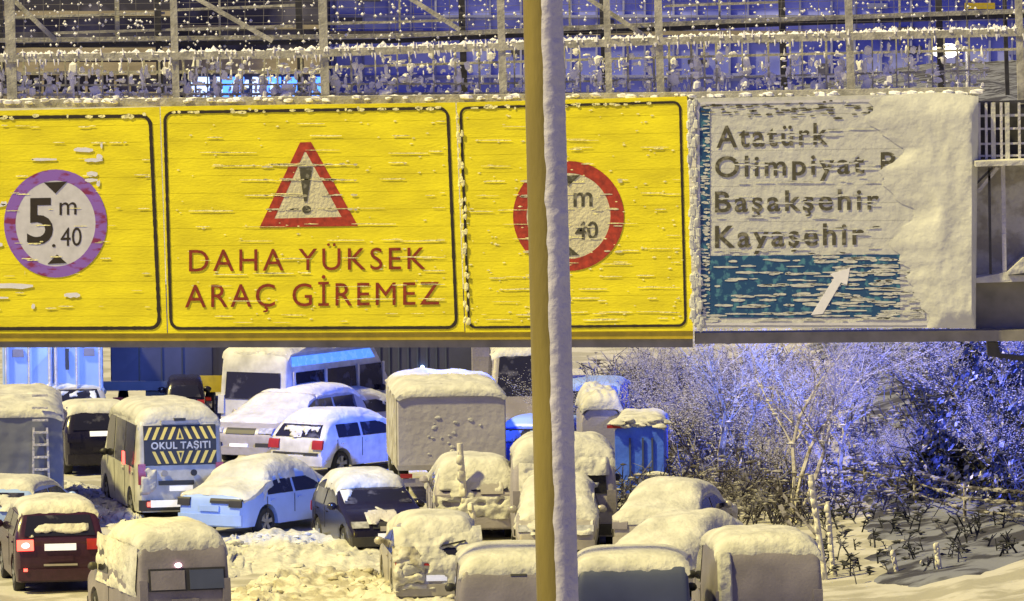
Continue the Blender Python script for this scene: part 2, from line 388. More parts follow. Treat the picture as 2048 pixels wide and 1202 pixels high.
def wheel(root, x, y, r, name='wheel'):
    b = MB(); n = 28; sg = 1 if x > 0 else -1; w = .11
    prof = [(-w, r * .6), (-w, r * .93), (-w * .7, r), (w * .7, r), (w, r * .93), (w, r * .6), (w * .5, r * .58)]
    vs = []; 
    for i in range(n):
        t = 2 * math.pi * i / n
        for px_, rr in prof: vs.append((x + px_, y + rr * math.cos(t), r + rr * math.sin(t)))
    m = len(prof); fs = [(i * m + j, i * m + (j + 1) % m, ((i + 1) % n) * m + (j + 1) % m, ((i + 1) % n) * m + j) for i in range(n) for j in range(m)]
    b.add(vs, fs); o = b.build(name, 'rubber', root, smooth=True)
    q = MB()
    for a in range(5):
        t = R(72 * a + 10); c, s_ = math.cos(t), math.sin(t)
        q.prism([(x + sg * .09, y + c * .05 - s_ * .035, r + s_ * .05 + c * .035), (x + sg * .09, y + c * .05 + s_ * .035, r + s_ * .05 - c * .035), (x + sg * .1, y + c * r * .6 + s_ * .05, r + s_ * r * .6 - c * .05), (x + sg * .1, y + c * r * .6 - s_ * .05, r + s_ * r * .6 + c * .05)], (sg * .02, 0, 0))
    q.tube((x + sg * .06, y, r), (x + sg * .115, y, r), .06, n=12)
    q.tube((x + sg * .03, y, r), (x + sg * .035, y, r), r * .6, n=20)
    q.build('rim', 'rim', o)
    return o

def car(name, label, cat, kind, px, py, h, paint='white', anchor='rear', scale=(1, 1, 1), group='vehicles stuck in the snow jam',
        lit=(), roofsnow=.14, snow_range=None, extra=None, rearwin=True, platem='plate', glass='glass', tail='redlens', side=True, snowmat='snow', winz=None):
    v = Veh(kind, scale); p = G(px, py)
    if anchor == 'front':
        hd = R(h); p = p - Vector((-math.sin(hd), math.cos(hd), 0)) * v.L
    p.z = gz(p.x, p.y) - .02
    root = empty(name, p, h); tag(root, label, cat, group)
    v.body().build('body', paint, root, smooth=True)
    for y in v.wheels:
        for sx in (-1, 1): wheel(root, sx * (v.W / 2 - .13), y, v.wr)
    if side:
        for a, b in v.side:
            for sx in (-1, 1): v.sidewin(a, b, sx, None, winz).build('side_window', glass, root)
    bz = v.belt
    # rear
    if rearwin:
        zt = v.ztop - (.30 if kind in ('hivan',) else .20); ww = v.w(bz) * .80
        v.quadpanel(-ww, ww, bz + .05, zt, True, inset=.04 if 'van' in kind else .09).build('rear_window', glass, root, smooth=True)
    tl = v.w(.8) 
    for sx in (-1, 1):
        nm = (tail if not (('L' in lit and sx < 0) or ('R' in lit and sx > 0)) else 'redlit')
        x0, x1 = (tl * .80, tl * .97) if 'van' in kind else (tl * .60, tl * .97)
        za, zb = (bz - .35, bz + .12) if 'van' in kind else (bz - .20, bz - .02)
        if 'van' not in kind and kind != 'sedan': za -= .04
        lo = v.quadpanel(min(sx * x0, sx * x1), max(sx * x0, sx * x1), za, zb, True, th=.03)
        lo = lo.build('tail_light', nm, root, smooth=True)
        if nm == 'redlit':
            c = Vector((sx * (x0 + x1) / 2, v.end((za + zb) / 2) - .05, (za + zb) / 2))
            MB().blob(c, .07, (1.2, .4, .8), .1, 12).build('bulb', 'pinklit', lo, smooth=True)
    zp = bz - (.42 if kind != 'sedan' else .25)
    if 'van' in kind: zp = .80
    v.quadpanel(-.27, .27, zp - .06, zp + .06, True, th=.03, nz=2).build('number_plate', platem, root)
    b = MB(); bw = v.W / 2 * .96
    b.grid(lambda u, w_: Vector(((u - .5) * 2 * bw, -.07 * (1 - abs(2 * u - 1) ** 6) - .015, .30 + .24 * w_)), 16, 3, lambda u, w_: Vector(((u - .5) * 2 * bw, .05, .30 + .24 * w_)))
    b.build('bumper', 'plastic' if 'van' in kind else paint, root, smooth=True)
    # front
    wz0 = {'sedan': 1.06, 'hatch': 1.09, 'suv': 1.24, 'van': 1.30, 'hivan': 1.42}[kind] * scale[2]; wz1 = v.ztop - .14
    ww = v.w(bz) * .84
    v.quadpanel(-ww, ww, wz0, wz1, False, inset=.10).build('windscreen', glass, root, smooth=True)
    hz = {'sedan': .62, 'hatch': .66, 'suv': .80, 'van': .82, 'hivan': .86}[kind] * scale[2]
    for sx in (-1, 1):
        x0, x1 = .52 * v.W / 2, .93 * v.W / 2
        v.quadpanel(min(sx * x0, sx * x1), max(sx * x0, sx * x1), hz, hz + .13, False, th=.025, nz=4).build('headlight', 'clear', root, smooth=True)
        b = MB().blob((sx * (v.W / 2 + .09), v.L * (.66 if 'van' not in kind else .76), bz + .08), .11, (1, .6, .8), .1, 10).tube((sx * (v.W / 2 - .05), v.L * (.66 if 'van' not in kind else .76), bz + .02), (sx * (v.W / 2 + .05), v.L * (.66 if 'van' not in kind else .76), bz + .05), .025)
        b.build('wing_mirror', paint if 'van' not in kind else 'plastic', root, smooth=True)
        for a, b_ in v.side:
            MB().prism([(sx * (v.w(z) + .002), y, z) for y, z in ((a - .05, bz - .02), (a - .03, bz - .02), (a - .03, .48), (a - .05, .48))], (sx * .006, 0, 0)).build('door_seam', 'plastic', root)
        for a, b_ in v.side[:2]:
            MB().box(min(sx * (v.W / 2 - .01), sx * (v.W / 2 + .03)), max(sx * (v.W / 2 - .01), sx * (v.W / 2 + .03)), a + .08, a + .26, bz - .13, bz - .10).build('door_handle', paint, root)
    v.quadpanel(-.42 * v.W / 2, .42 * v.W / 2, hz - .02, hz + .12, False, th=.02, nz=3).build('grille', 'plastic', root)
    v.quadpanel(-.26, .26, .44, .55, False, th=.03, nz=2).build('number_plate', 'plate' if platem == 'plate' else platem, root)
    b = MB(); b.grid(lambda u, w_: Vector(((u - .5) * 2 * bw, v.L + .07 * (1 - abs(2 * u - 1) ** 6) + .015, .28 + .2 * w_)), 16, 3, lambda u, w_: Vector(((u - .5) * 2 * bw, v.L - .05, .28 + .2 * w_)))
    b.build('bumper', 'plastic' if 'van' in kind or paint in ('dark',) else paint, root, smooth=True)
    if roofsnow:
        if snow_range is None:
            ra = [y for y in [i * v.L / 200 for i in range(201)] if v.top(y) > v.ztop - .17]
            snow_range = [(min(ra) - .02, max(ra) + .05, roofsnow)]
        for i, sr in enumerate(snow_range):
            v.snow(sr[0], sr[1], sr[2], seed=px * .37 + i * 5, amp=sr[3] if len(sr) > 3 else .35, over=sr[4] if len(sr) > 4 else .03, drop=sr[5] if len(sr) > 5 else .09).build('snow_cover', snowmat, root, smooth=70)
    if extra: extra(v, root)
    if rearwin and anchor == 'rear' and side and paint != 'dark': v.endsnow(-v.W * .36, v.W * .36, bz + .04, bz + .30, .03, True, px * .7, .05).build('window_snow', snowmat, root, smooth=70)
    return root

def patch(v, root, x0, x1, z0, z1, th, back=True, seed=0., cover=.1, m='snow'):
    v.endsnow(x0, x1, z0, z1, th, back, seed, cover).build('snow_patch', m, root, smooth=70)

def text_mesh(s, bold=0.0, space=1.0):
    cu = bpy.data.curves.new('t', 'FONT'); cu.body = s; cu.size = 1; cu.offset = bold; cu.space_character = space; cu.resolution_u = 4
    ob = bpy.data.objects.new('t', cu); col.objects.link(ob)
    dg = bpy.context.evaluated_depsgraph_get(); me = bpy.data.meshes.new_from_object(ob.evaluated_get(dg))
    vs = [v.co.copy() for v in me.vertices]; fs = [tuple(p.vertices) for p in me.polygons]
    bpy.data.objects.remove(ob); bpy.data.meshes.remove(me); bpy.data.curves.remove(cu)
    return vs, fs
CAP = None
def text_fit(s, x0, x1, capz, fn, bold=.0, space=1.0):
    """letters fitted to x0..x1 with cap height capz; fn(x, z) gives a point"""
    global CAP
    if CAP is None: CAP = max(v.y for v in text_mesh('H')[0])
    t_ = s.replace('ş', 's'); vs, fs = text_mesh(t_, bold, space)
    for i, ch in enumerate(s):
        if ch != 'ş': continue
        xr = max(v.x for v in text_mesh(t_[:i + 1], bold, space)[0]); sv_ = text_mesh('s', bold)[0]; wd = max(v.x for v in sv_) - min(v.x for v in sv_); xc = xr - wd / 2; n_ = len(vs)
        vs += [Vector((xc - .05, -.02, 0)), Vector((xc + .04, -.02, 0)), Vector((xc + .09, -.10, 0)), Vector((xc + .05, -.19, 0)), Vector((xc - .08, -.2, 0)), Vector((xc - .08, -.15, 0)), Vector((xc + .01, -.13, 0)), Vector((xc - .0, -.09, 0))]
        fs.append(tuple(range(n_, n_ + 8)))
    a = min(v.x for v in vs); b = max(v.x for v in vs)
    return MB().add([fn(x0 + (v.x - a) / (b - a) * (x1 - x0), v.y / CAP * capz) for v in vs], fs)

# --- box trucks
def box_truck(name, label, px, py, h, w, z0, z1, L, m, group='vehicles stuck in the snow jam', roofsnow=.12, chassis=True, extra=None, cabm='white', snowm='snow', rnd=.12):
    p = G(px, py); p.z = gz(p.x, p.y); root = empty(name, p, h); tag(root, label, 'truck', group)
    b = MB(); hw = w / 2
    sec = []
    for cx, cz, a0 in ((hw - rnd, z1 - rnd, 0), (-hw + rnd, z1 - rnd, 90)):
        for a in range(0, 91, 18): sec.append((cx + rnd * math.cos(R(a0 + a)), cz + rnd * math.sin(R(a0 + a))))
    sec = [(hw, z0)] + sec + [(-hw, z0)]
    n = len(sec); yy = [0, .03, .10, L - .05, L]; k_ = [.975, .993, 1, 1, .98]
    for y, kk in zip(yy, k_): b.add([(x * kk, y, z0 + (z - z0) * kk) for x, z in sec], [])
    for i in range(len(yy) - 1):
        for j in range(n): b.f.append((i * n + j, i * n + (j + 1) % n, (i + 1) * n + (j + 1) % n, (i + 1) * n + j))
    b.f.append(tuple(range(n))); b.f.append(tuple(range((len(yy) - 1) * n, len(yy) * n)))
    b.build('cargo_box', m, root, smooth=True)
    if chassis:
        MB().box(-.45, .45, .1, L + 1.6, .55, z0 - .01).build('chassis', 'plastic', root)
        MB().box(-hw + .05, hw - .05, -.02, .12, .42, .60).build('bumper', 'mauve', root)
        for sx in (-1, 1):
            wheel(root, sx * (hw - .2), 1.3, .42); wheel(root, sx * (hw - .2), L + .9, .42)
            MB().box(sx * (hw - .2) - .14, sx * (hw - .2) + .14, -.05, -.022, .62, .72).build('tail_light', 'redlens', root)
        c = MB(); ch = min(z1, 2.5)
        prof = [(L + .08, .5), (L + .08, ch), (L + 1.1, ch), (L + 1.75, 1.4), (L + 1.85, .5)]
        c.prism([(-hw * .9, y, z) for y, z in prof], (hw * 1.8, 0, 0)); c.build('cab', cabm, root)
        MB().prism([(-hw * .8, L + 1.16, ch - .08), (hw * .8, L + 1.16, ch - .08), (hw * .8, L + 1.74, 1.5), (-hw * .8, L + 1.74, 1.5)], (0, .03, .02)).build('windscreen', 'glass', root)
    if roofsnow:
        s_ = px * .11
        def f(l):
            def g_(u, v):
                q = 2 * u - 1; y = -.05 + (L + .08) * v; e = min(1, v * 12, (1 - v) * 12) ** .5
                if not l: return Vector((q * hw * .97, y, z1 - .07 - .10 * abs(q) ** 8))
                return Vector((q * (hw + .03), y, z1 + roofsnow * (.3 + .7 * e) * (1 - abs(q) ** 6) * (1 + .4 * fbm(q * 2 + s_, y)) - .12 * abs(q) ** 9 * (1 + fbm(y * 2, s_)) + .01))
            return g_
        MB().grid(f(True), 26, 50, f(False)).build('snow_cover', snowm, root, smooth=70)
    if extra: extra(root, hw, z0, z1, L)
    return root

# ------------------------------------------------------------------ gantry (signs hang on it)
YS = 136.0
gor = W(1024, 690, YS + 1.6); gor.z = 0
gantry = empty('sign_gantry', gor)
tag(gantry, 'long snow-crusted steel lattice gantry carrying the four road signs across the road', 'gantry')
def lerp(a, b, t): return a + (b - a) * t
def GB(pts, wpx, m, name='brace', Y=YS + 1, dep=.1, par=gantry, org=gor):
    b = MB()
    for (x0, y0), (x1, y1) in zip(pts, pts[1:]): b.bar(W(x0, y0, Y), W(x1, y1, Y), wpx * Y / FPX, dep)
    return b.build(name, m, par, org)
YF, YR = YS + .55, YS + 2.6
# bottom beam
GB([(-200, 682), (1385, 682)], 22, 'beam', 'bottom_beam', YS + .35, .5)
GB([(1390, 675), (2300, 667)], 22, 'beam', 'bottom_beam', YS + .35, .5)
GB([(-200, 675), (1386, 669)], 17, 'yellowp', 'bottom_trim', YS + .06, .06)
# chords
GB([(-200, 119), (560, 109), (1320, 82), (2300, 58)], 15, 'steel', 'front_chord', YF, .2)
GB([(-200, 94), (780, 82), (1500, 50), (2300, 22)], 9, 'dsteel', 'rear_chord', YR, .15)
GB([(-200, 83), (780, 72), (1500, 41), (2300, 13)], 9, 'steel', 'rear_chord_cap', YR - .1, .12)
GB([(-200, 172), (1000, 167), (1980, 140)], 4, 'steel', 'handrail', YF + .3, .04)
GB([(-200, 148), (640, 142)], 6, 'steel', 'handrail', YF + .5, .04)
GB([(640, 135), (1320, 115), (2300, 92)], 5, 'steel', 'handrail', YF + .5, .04)
GB([(-200, 190), (1370, 186)], 5, 'steel', 'handrail', YF + .2, .04)
GB([(-200, 210), (1385, 192), (1960, 182)], 16, 'steel', 'sign_rail', YS + .3, .3)
for x, w_ in ((22, 20), (350, 14), (648, 17), (1004, 15), (1216, 13), (1319, 15), (1700, 15), (2040, 14)):
    GB([(x - 5, -60), (x + 3, 208)], w_, 'steel', 'post', YF, .14)
for x, w_ in ((2, 13), (318, 13), (600, 13), (926, 13), (1206, 9), (1566, 13), (1880, 13), (2012, 8)):
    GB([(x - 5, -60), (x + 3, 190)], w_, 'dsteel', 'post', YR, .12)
for x in (235, 440, 800, 1140, 1440, 1800, 1935):
    GB([(x - 2, -60), (x, 90)], 4 if x != 235 else 9, 'steel', 'hanger', YR + .1, .06)
for a, b in (((22, -6), (112, 82)), ((385, -8), (545, 82)), ((700, -80), (920, 60)), ((1060, -80), (1290, 72))):
    GB([a, b], 9, 'steel', 'brace', YF + .4, .08)
for a, b in (((-20, 36), (330, 26)), ((108, 66), (600, 52)), ((350, 20), (600, 10)), ((640, 48), (925, 40)), ((1330, 12), (1560, 4))):
    GB([a, b], 5, 'steel', 'brace', YR, .05)
# baluster bars of the walkway railing
random.seed(3)
b = MB()
x = -180
while x < 1960:
    t = (x + 200) / 2300; y0 = lerp(122, 70, t) ; y1 = lerp(206, 186, t)
    if x < 1950: MB().bar(W(x, y0, YF + .25), W(x + 2, y1, YF + .25), random.choice((.025, .03, .04)), .03).build('railing_bar', 'steel', gantry, gor)
    x += random.choice((24, 31, 44, 48, 26, 52))
# snow that clings to the lattice
b = MB(); b2 = MB()
def chord_y(px): return lerp(119, 109, (px + 200) / 760) if px < 560 else (lerp(109, 82, (px - 560) / 760) if px < 1320 else lerp(82, 58, (px - 1320) / 980))
for i in range(1700):
    px = random.uniform(-120, 2120); yc = chord_y(px)
    b.blob(W(px, yc - 4 + random.gauss(0, 3), YF - .06 + random.uniform(0, .12)), random.uniform(.02, .06), (1.3, 1, random.uniform(.5, 1.5)), .4, 5)
for i in range(220):      # icicles and upright rime
    px = random.uniform(-120, 2120); yc = chord_y(px); l = random.uniform(8, 22)
    s_ = random.choice((-1, 1)); b.tube(W(px, yc + s_ * 3, YF - .1), W(px + random.uniform(-2, 2), yc + s_ * (3 + l * .7), YF - .1), .022, .006, 5)
for i in range(2700):     # rime on the walkway mesh
    px = random.uniform(-120, 1975); t = (px + 200) / 2300; y0 = lerp(128, 78, t); y1 = lerp(206, 184, t)
    yy = lerp(y0, y1, random.random() ** .6)
    r = random.uniform(.010, .036)
    if random.random() < .3: px = round(px / 48) * 48 + random.gauss(0, 4); r *= 1.4
    b2.blob(W(px, yy, YF + .2 + random.uniform(-.1, .25)), r, (random.choice((.7, 1, 2.2)), .8, random.choice((.7, 1.2, 2.8))), .45, 6)
for i in range(420):      # crust along the top of the signs
    px = random.uniform(-120, 1960); yt = lerp(208, 188, (px + 100) / 2060)
    b2.blob(W(px, yt - random.uniform(0, 6), YS + .1 + random.uniform(0, .3)), random.uniform(.03, .075), (1.6, 1, .7), .4, 6)
for i in range(1000):      # loose flakes frozen to wires and netting above
    px = random.uniform(-100, 2100); yy = random.uniform(-10, 95)
    b2.blob(W(px, yy, YR - .3 + random.uniform(-.4, .4)), random.uniform(.012, .036), (1, .8, 1.1), .3, 5)
b.build('snow_crust', 'rimewhite', gantry, gor)
b2.build('snow_specks', 'rimewhite', gantry, gor)
b = MB()                  # thin netting wires carrying the specks
for px in range(-100, 2120, 37): b.bar(W(px, -40, YR - .3), W(px + random.uniform(-6, 6), 92 - px * .02, YR - .3), .008, .008)
for py in range(-30, 90, 14): b.bar(W(-120, py, YR - .3), W(2120, py - 30, YR - .3), .007, .007)
b.build('wire_netting', 'beam', gantry, gor)
# the far end: legs so that it stands
for px in (-1500, 3400):
    q = W(px, 680, YS + .35); MB().box(q.x - .3, q.x + .3, q.y - .3, q.y + 2.2, 0, 16).build('leg', 'beam', gantry, gor)
GB([(-1500, 690), (-200, 684)], 24, 'beam', 'bottom_beam', YS + .35, .5); GB([(2300, 666), (3400, 660)], 24, 'beam', 'bottom_beam', YS + .35, .5)

# ------------------------------------------------------------------ signs
def rrect(x0, y0, x1, y1, r, n=6):
    pts = []
    for cx, cy, a0 in ((x1 - r, y0 + r, -90), (x1 - r, y1 - r, 0), (x0 + r, y1 - r, 90), (x0 + r, y0 + r, 180)):
        for i in range(n + 1):
            a = R(a0 + 90 * i / n); pts.append((cx + r * math.cos(a), cy + r * math.sin(a)))
    return pts
class Sign:
    def __init__(s, label, TL, TR, BR, BL, m):
        s.c = (TL, TR, BR, BL); o = W((BL[0] + BR[0]) / 2, (BL[1] + BR[1]) / 2, YS); s.o = o
        s.root = empty('road_sign', o); tag(s.root, label, 'sign', 'road signs hanging on the gantry')
        n = 13; b = MB()
        for i in range(n):       # horizontal planks of the panel with a hair joint between them
            a, c = i / n, (i + 1) / n - .0009
            q = [s.uv(0, a), s.uv(1, a), s.uv(1, c), s.uv(0, c)]
            b.prism([W(x, y, YS) for x, y in q], (0, .06, 0))
        b.build('panel', m, s.root, o)
        MB().prism([W(x, y, YS + .02) for x, y in (s.uv(.003, .003), s.uv(.997, .003), s.uv(.997, .997), s.uv(.003, .997))], (0, .1, 0)).build('backing', m, s.root, o)
    def uv(s, u, v):
        TL, TR, BR, BL = s.c
        return tuple(lerp(lerp(TL[k], TR[k], u), lerp(BL[k], BR[k], u), v) for k in (0, 1))
    def poly(s, pts, name, m, lift=.01, th=.006):
        return MB().prism([W(x, y, YS - lift) for x, y in pts], (0, th, 0)).build(name, m, s.root, s.o)
    def ring(s, outer, inner, name, m, lift=.01):
        n = len(outer); b = MB(); v = [W(x, y, YS - lift) for x, y in outer + inner]; d = Vector((0, .006, 0))
        b.add(v + [p + d for p in v], [(i, (i + 1) % n, n + (i + 1) % n, n + i) for i in range(n)] + [(i, (i + 1) % n, 2 * n + (i + 1) % n, 2 * n + i) for i in range(n)] + [(n + i, n + (i + 1) % n, 3 * n + (i + 1) % n, 3 * n + i) for i in range(n)])
        return b.build(name, m, s.root, s.o)
    def border(s, TL, TR, BR, BL, r, wd, m, worn=0.0, seed=1):
        base = rrect(0, 0, 1, 1, .0001, 1)
        W0 = math.hypot(TR[0] - TL[0], TR[1] - TL[1]); H0 = BL[1] - TL[1]
        def mp(x, y): u, v = x / W0, y / H0; return tuple(lerp(lerp(TL[k], TR[k], u), lerp(BL[k], BR[k], u), v) for k in (0, 1))
        # densify so that pieces can be missing where snow sticks
        def dens(p, k=1):
            out = []
            for a, b_ in zip(p, p[1:] + p[:1]):
                L_ = math.hypot(a[0] - b_[0], a[1] - b_[1]); n = max(1, int(L_ / 5))
                for i in range(n): out.append((lerp(a[0], b_[0], i / n), lerp(a[1], b_[1], i / n)))
            return out
        mid = dens(rrect(0, 0, W0, H0, r)); n = len(mid); b = MB(); rs = random.Random(seed)
        for i in range(n):
            p, q = mid[i], mid[(i + 1) % n]
            dx, dy = q[0] - p[0], q[1] - p[1]; L_ = max(.01, math.hypot(dx, dy)); nx, ny = -dy / L_ * wd / 2, dx / L_ * wd / 2
            cv = .55 if 0 else 1.0; k1 = wd / 2 * (1 + .25 * fbm(p[0] * .1, p[1] * .1, seed))
            pr = mid[i - 1]; tx, ty = q[0] - pr[0], q[1] - pr[1]; TL_ = max(.01, math.hypot(tx, ty)); nx, ny = -ty / TL_ * k1, tx / TL_ * k1
            for dp in (0, .006): b.v += [W(*mp(p[0] + nx, p[1] + ny), YS - .01 + dp), W(*mp(p[0] - nx, p[1] - ny), YS - .01 + dp)]
        for i in range(n):
            a = 4 * i; c_ = 4 * ((i + 1) % n); b.f += [(a, c_, c_ + 1, a + 1), (a, a + 2, c_ + 2, c_), (a + 1, c_ + 1, c_ + 3, a + 3)]
        s.streaks([(TL[0] + 8, TR[0] - 8, TL[1], TR[1], worn * 1.1, 4, 16)], 'yellow_snow' if m == 'black' else 'panelsnow', thick=(wd * .7, wd * 1.3), seed=seed, jit=1.5, name='frost_on_border')
        return b.build('border', m, s.root, s.o)
    def text(s, t, x0, x1, yb0, yb1, cap, m, bold=.02, space=1.0, lift=.013, name='lettering', slant=0.0):
        def fn(x, z):
            u = (x - x0) / (x1 - x0); return W(x + slant * z, lerp(yb0, yb1, u) - z, YS - lift)
        vs = text_fit(t, x0, x1, cap, fn, bold, space)
        return vs.build(name, m, s.root, s.o)
    def streaks(s, rows, m, lift=.016, thick=(1.5, 4), name='snow_streaks', seed=1, jit=1.5):
        rs = random.Random(seed); b = MB()
        for (x0, x1, y0, y1, dens_, lo, hi) in rows:
            n = int((x1 - x0) * dens_ / ((lo + hi) / 2))
            for _ in range(n):
                a = rs.uniform(x0, x1); l = rs.uniform(lo, hi); c = min(x1, a + l); t = (a - x0) / (x1 - x0); y = lerp(y0, y1, t) + rs.gauss(0, jit); h = rs.uniform(*thick) / 2
                k = 5; top = []; bot = []
                for i in range(k + 1):
                    u = i / k; e = math.sin(math.pi * (.08 + .84 * u)) ** .6
                    top.append((lerp(a, c, u), y - h * e * rs.uniform(.6, 1.2))); bot.append((lerp(a, c, u), y + h * e * rs.uniform(.6, 1.2)))
                b.prism([W(x, y_, YS - lift) for x, y_ in top + bot[::-1]], (0, .002, 0))
        return b.build(name, m, s.root, s.o)
def ell(cx, cy, rx, ry, n=48): return [(cx + rx * math.cos(2 * math.pi * i / n), cy + ry * math.sin(2 * math.pi * i / n)) for i in range(n)]

# sign 1: height limit, left edge
s1 = Sign('yellow height limit sign, leftmost, its circle ringed in frosty purple with white snow blotches', (-105, 224), (319, 214), (334, 667), (-98, 667), 'yellow')
s1.border((-92, 236), (300, 232), (319, 656), (-85, 658), 18, 7, 'black', .35, 3)
s1.ring(ell(111, 447, 103, 108), ell(111, 447, 80, 86), 'ring', 'purple'); s1.poly(ell(111, 447, 80.5, 86.5), 'disc', 'white_sheet', .008)
s1.text('5', 54, 106, 487, 486, 89, 'black', .012); s1.text('m', 119, 153, 430, 429, 37, 'black', .0); s1.text('40', 121, 163, 492, 491, 36, 'black', .0); s1.text('.', 104, 111, 494, 494, 36, 'black', .0)
s1.poly([(88, 365), (134, 363), (111, 387)], 'arrow_mark', 'black', .016); s1.poly([(95, 528), (133, 526), (114, 509)], 'arrow_mark', 'black', .016)
s1.streaks([(20, 205, 322, 318, 1.2, 45, 90), (60, 200, 303, 300, .6, 30, 60), (160, 205, 286, 288, .8, 20, 45), (-90, 75, 570, 572, 1.2, 60, 110), (-90, 50, 548, 550, 1.2, 60, 100), (-90, 70, 598, 600, 1.8, 60, 110), (100, 160, 590, 588, .8, 20, 50), (-90, 14, 410, 410, 1., 30, 70), (-90, 5, 480, 480, 1., 30, 70), (155, 195, 350, 352, 1.6, 15, 35), (165, 200, 362, 366, 1.8, 15, 30)], 'rimewhite', thick=(6, 15), seed=4, jit=5)
s1.streaks([(-80, 300, y, y - 4, .25, 6, 30) for y in range(255, 650, 33)], 'yellow_snow', thick=(1, 3.5), seed=5, name='frost_lines')
# sign 2: warning
s2 = Sign('wide yellow warning sign with red triangle reading DAHA YÜKSEK ARAÇ GİREMEZ', (321, 213), (911, 205), (929, 664), (336, 667), 'yellow')
s2.border((329, 225), (895, 216), (913, 655), (342, 657), 18, 6, 'black', .5, 8)
tri_o = [(600, 285), (622, 284), (716, 452), (519, 455)]; tri_i = [(609, 304), (612, 304), (683, 434), (549, 437)]
s2.ring(tri_o, tri_i, 'triangle_border', 'red'); s2.poly(tri_i, 'triangle_field', 'cream', .008)
s2.poly([(598, 335), (625, 334), (614, 403), (608, 403)], 'exclamation_bar', 'olive', .016); s2.poly(ell(613, 419, 9, 8, 16), 'exclamation_dot', 'olive', .016)
s2.text('DAHA YÜKSEK', 378, 851, 543, 538, 43, 'brown', 0, 1.2); s2.text('ARAÇ GİREMEZ', 370, 878, 615, 609, 45, 'brown', 0, 1.18)
s2.streaks([(350, 890, y, y - 5, d * 1.2, 12, 90) for y, d in ((248, .2), (275, .35), (305, .55), (331, .8), (361, .5), (392, .45), (421, .4), (452, .35), (484, .6), (520, .6), (548, .4), (574, .55), (602, .45), (632, .4), (645, .3))], 'yellow_snow', thick=(1, 3), seed=11, name='frost_lines')
s2.streaks([(515, 715, y, y - 2, 1.0, 10, 30) for y in (330, 360, 392, 420)], 'cream', thick=(3, 5), seed=12, jit=1)
b = MB(); rs = random.Random(2)
for i in range(110):
    x, y = rs.uniform(345, 890), rs.uniform(235, 645); b.blob(W(x, y, YS - .01), rs.uniform(.008, .02), (2.2, .15, .8), .4, 5)
b.build('frost_specks', 'yellow_snow', s2.root, s2.o)
# sign 3: height limit behind the pole
s3 = Sign('yellow height limit sign behind the tall pole, its circle ringed in plain red', (913, 205), (1374, 193), (1386, 662), (931, 665), 'yellow')
s3.border((921, 216), (1360, 204), (1371, 651), (938, 655), 14, 5, 'black', .62, 14)
s3.ring(ell(1137, 432, 111, 110), ell(1137, 432, 84, 86), 'ring', 'red'); s3.poly(ell(1137, 432, 84.5, 86.5), 'disc', 'cream', .008)
s3.text('m', 1147, 1185, 413, 412, 40, 'olive', .012); s3.text('5', 1082, 1128, 480, 480, 85, 'olive', .02); s3.text('40', 1150, 1196, 479, 477, 34, 'olive', .012)
s3.poly([(1114, 352), (1160, 350), (1137, 372)], 'arrow_mark', 'olive', .016); s3.poly([(1118, 512), (1158, 510), (1139, 494)], 'arrow_mark', 'olive', .016)
s3.streaks([(935, 1360, y, y - 6, d * 1.2, 10, 70) for y, d in ((255, .15), (282, .25), (300, .35), (331, .4), (365, .4), (392, .5), (422, .6), (450, .45), (478, .6), (504, .4), (530, .5), (555, .5), (580, .7), (603, .6), (628, .8), (640, .5))], 'yellow_snow', thick=(1, 3), seed=21, name='frost_lines')
s3.streaks([(1030, 1245, y, y - 2, .5, 10, 30) for y in (362, 392, 422, 455, 478, 504)], 'cream', thick=(3, 6), seed=22, jit=1)
b = MB(); rs = random.Random(5)
for i in range(160):
    x, y = rs.uniform(930, 1365), rs.uniform(215, 650); b.blob(W(x, y, YS - .01), rs.uniform(.01, .022), (2.2, .15, .8), .4, 5)
for i in range(60):
    y = rs.uniform(230, 650); b.blob(W(lerp(916, 932, (y - 210) / 450) + rs.uniform(-3, 8), y, YS - .03), rs.uniform(.015, .04), (1, .3, 2), .4, 6)
b.build('frost_specks', 'yellow_snow', s3.root, s3.o)
# sign 4: direction board under snow
s4 = Sign('white rime-covered direction board listing Atatürk Olimpiyat P. Başakşehir Kayaşehir', (1390, 197), (1930, 187), (1938, 656), (1397, 657), 'panelsnow')
def polyblue(x0, y0, x1, y1, nm, m, l): return s4.poly([(x0, y0), (x1, y0 - 3), (x1, y1 - 1), (x0, y1)], nm, m, l)
s4.poly([(1396, 215), (1420, 215), (1420, 510), (1400, 510)], 'blue_margin', 'teal', .008)
polyblue(1400, 512, 1800, 636, 'blue_field', 'teal', .008)
s4.border((1396, 206), (1945, 198), (1945, 648), (1400, 648), 14, 5, 'white_sheet', .1, 30)
s4.text('Atatürk', 1433, 1655, 295, 288, 42, 'olive', .014, 1.2); s4.text('Olimpiyat P.', 1430, 1808, 354, 344, 40, 'olive', .014, 1.2)
s4.text('Başakşehir', 1430, 1758, 424, 418, 40, 'olive', .014, 1.2); s4.text('Kayaşehir', 1430, 1728, 495, 488, 42, 'olive', .016, 1.2)
s4.poly([(1622, 630), (1645, 628), (1682, 565), (1694, 570), (1700, 536), (1660, 548), (1668, 556)], 'arrow', 'rimewhite', .022)
s4.streaks([(1398, 1850, y, y - 4, d, 10, 50) for y, d in ((508, .6), (522, 1.0), (549, 1.3), (572, 1.0), (592, 1.2), (612, 1.1), (628, 1.3), (640, 1.2), (535, .5), (560, .5), (602, .5))] + [(1620, 1850, y, y - 2, 1.2, 15, 50) for y in range(515, 640, 9)], 'panelsnow', thick=(2.5, 6.5), seed=33)
s4.streaks([(1398, 1420, y, y, 1.6, 6, 18) for y in range(215, 640, 7)], 'panelsnow', thick=(2, 6), seed=35, jit=2.5)
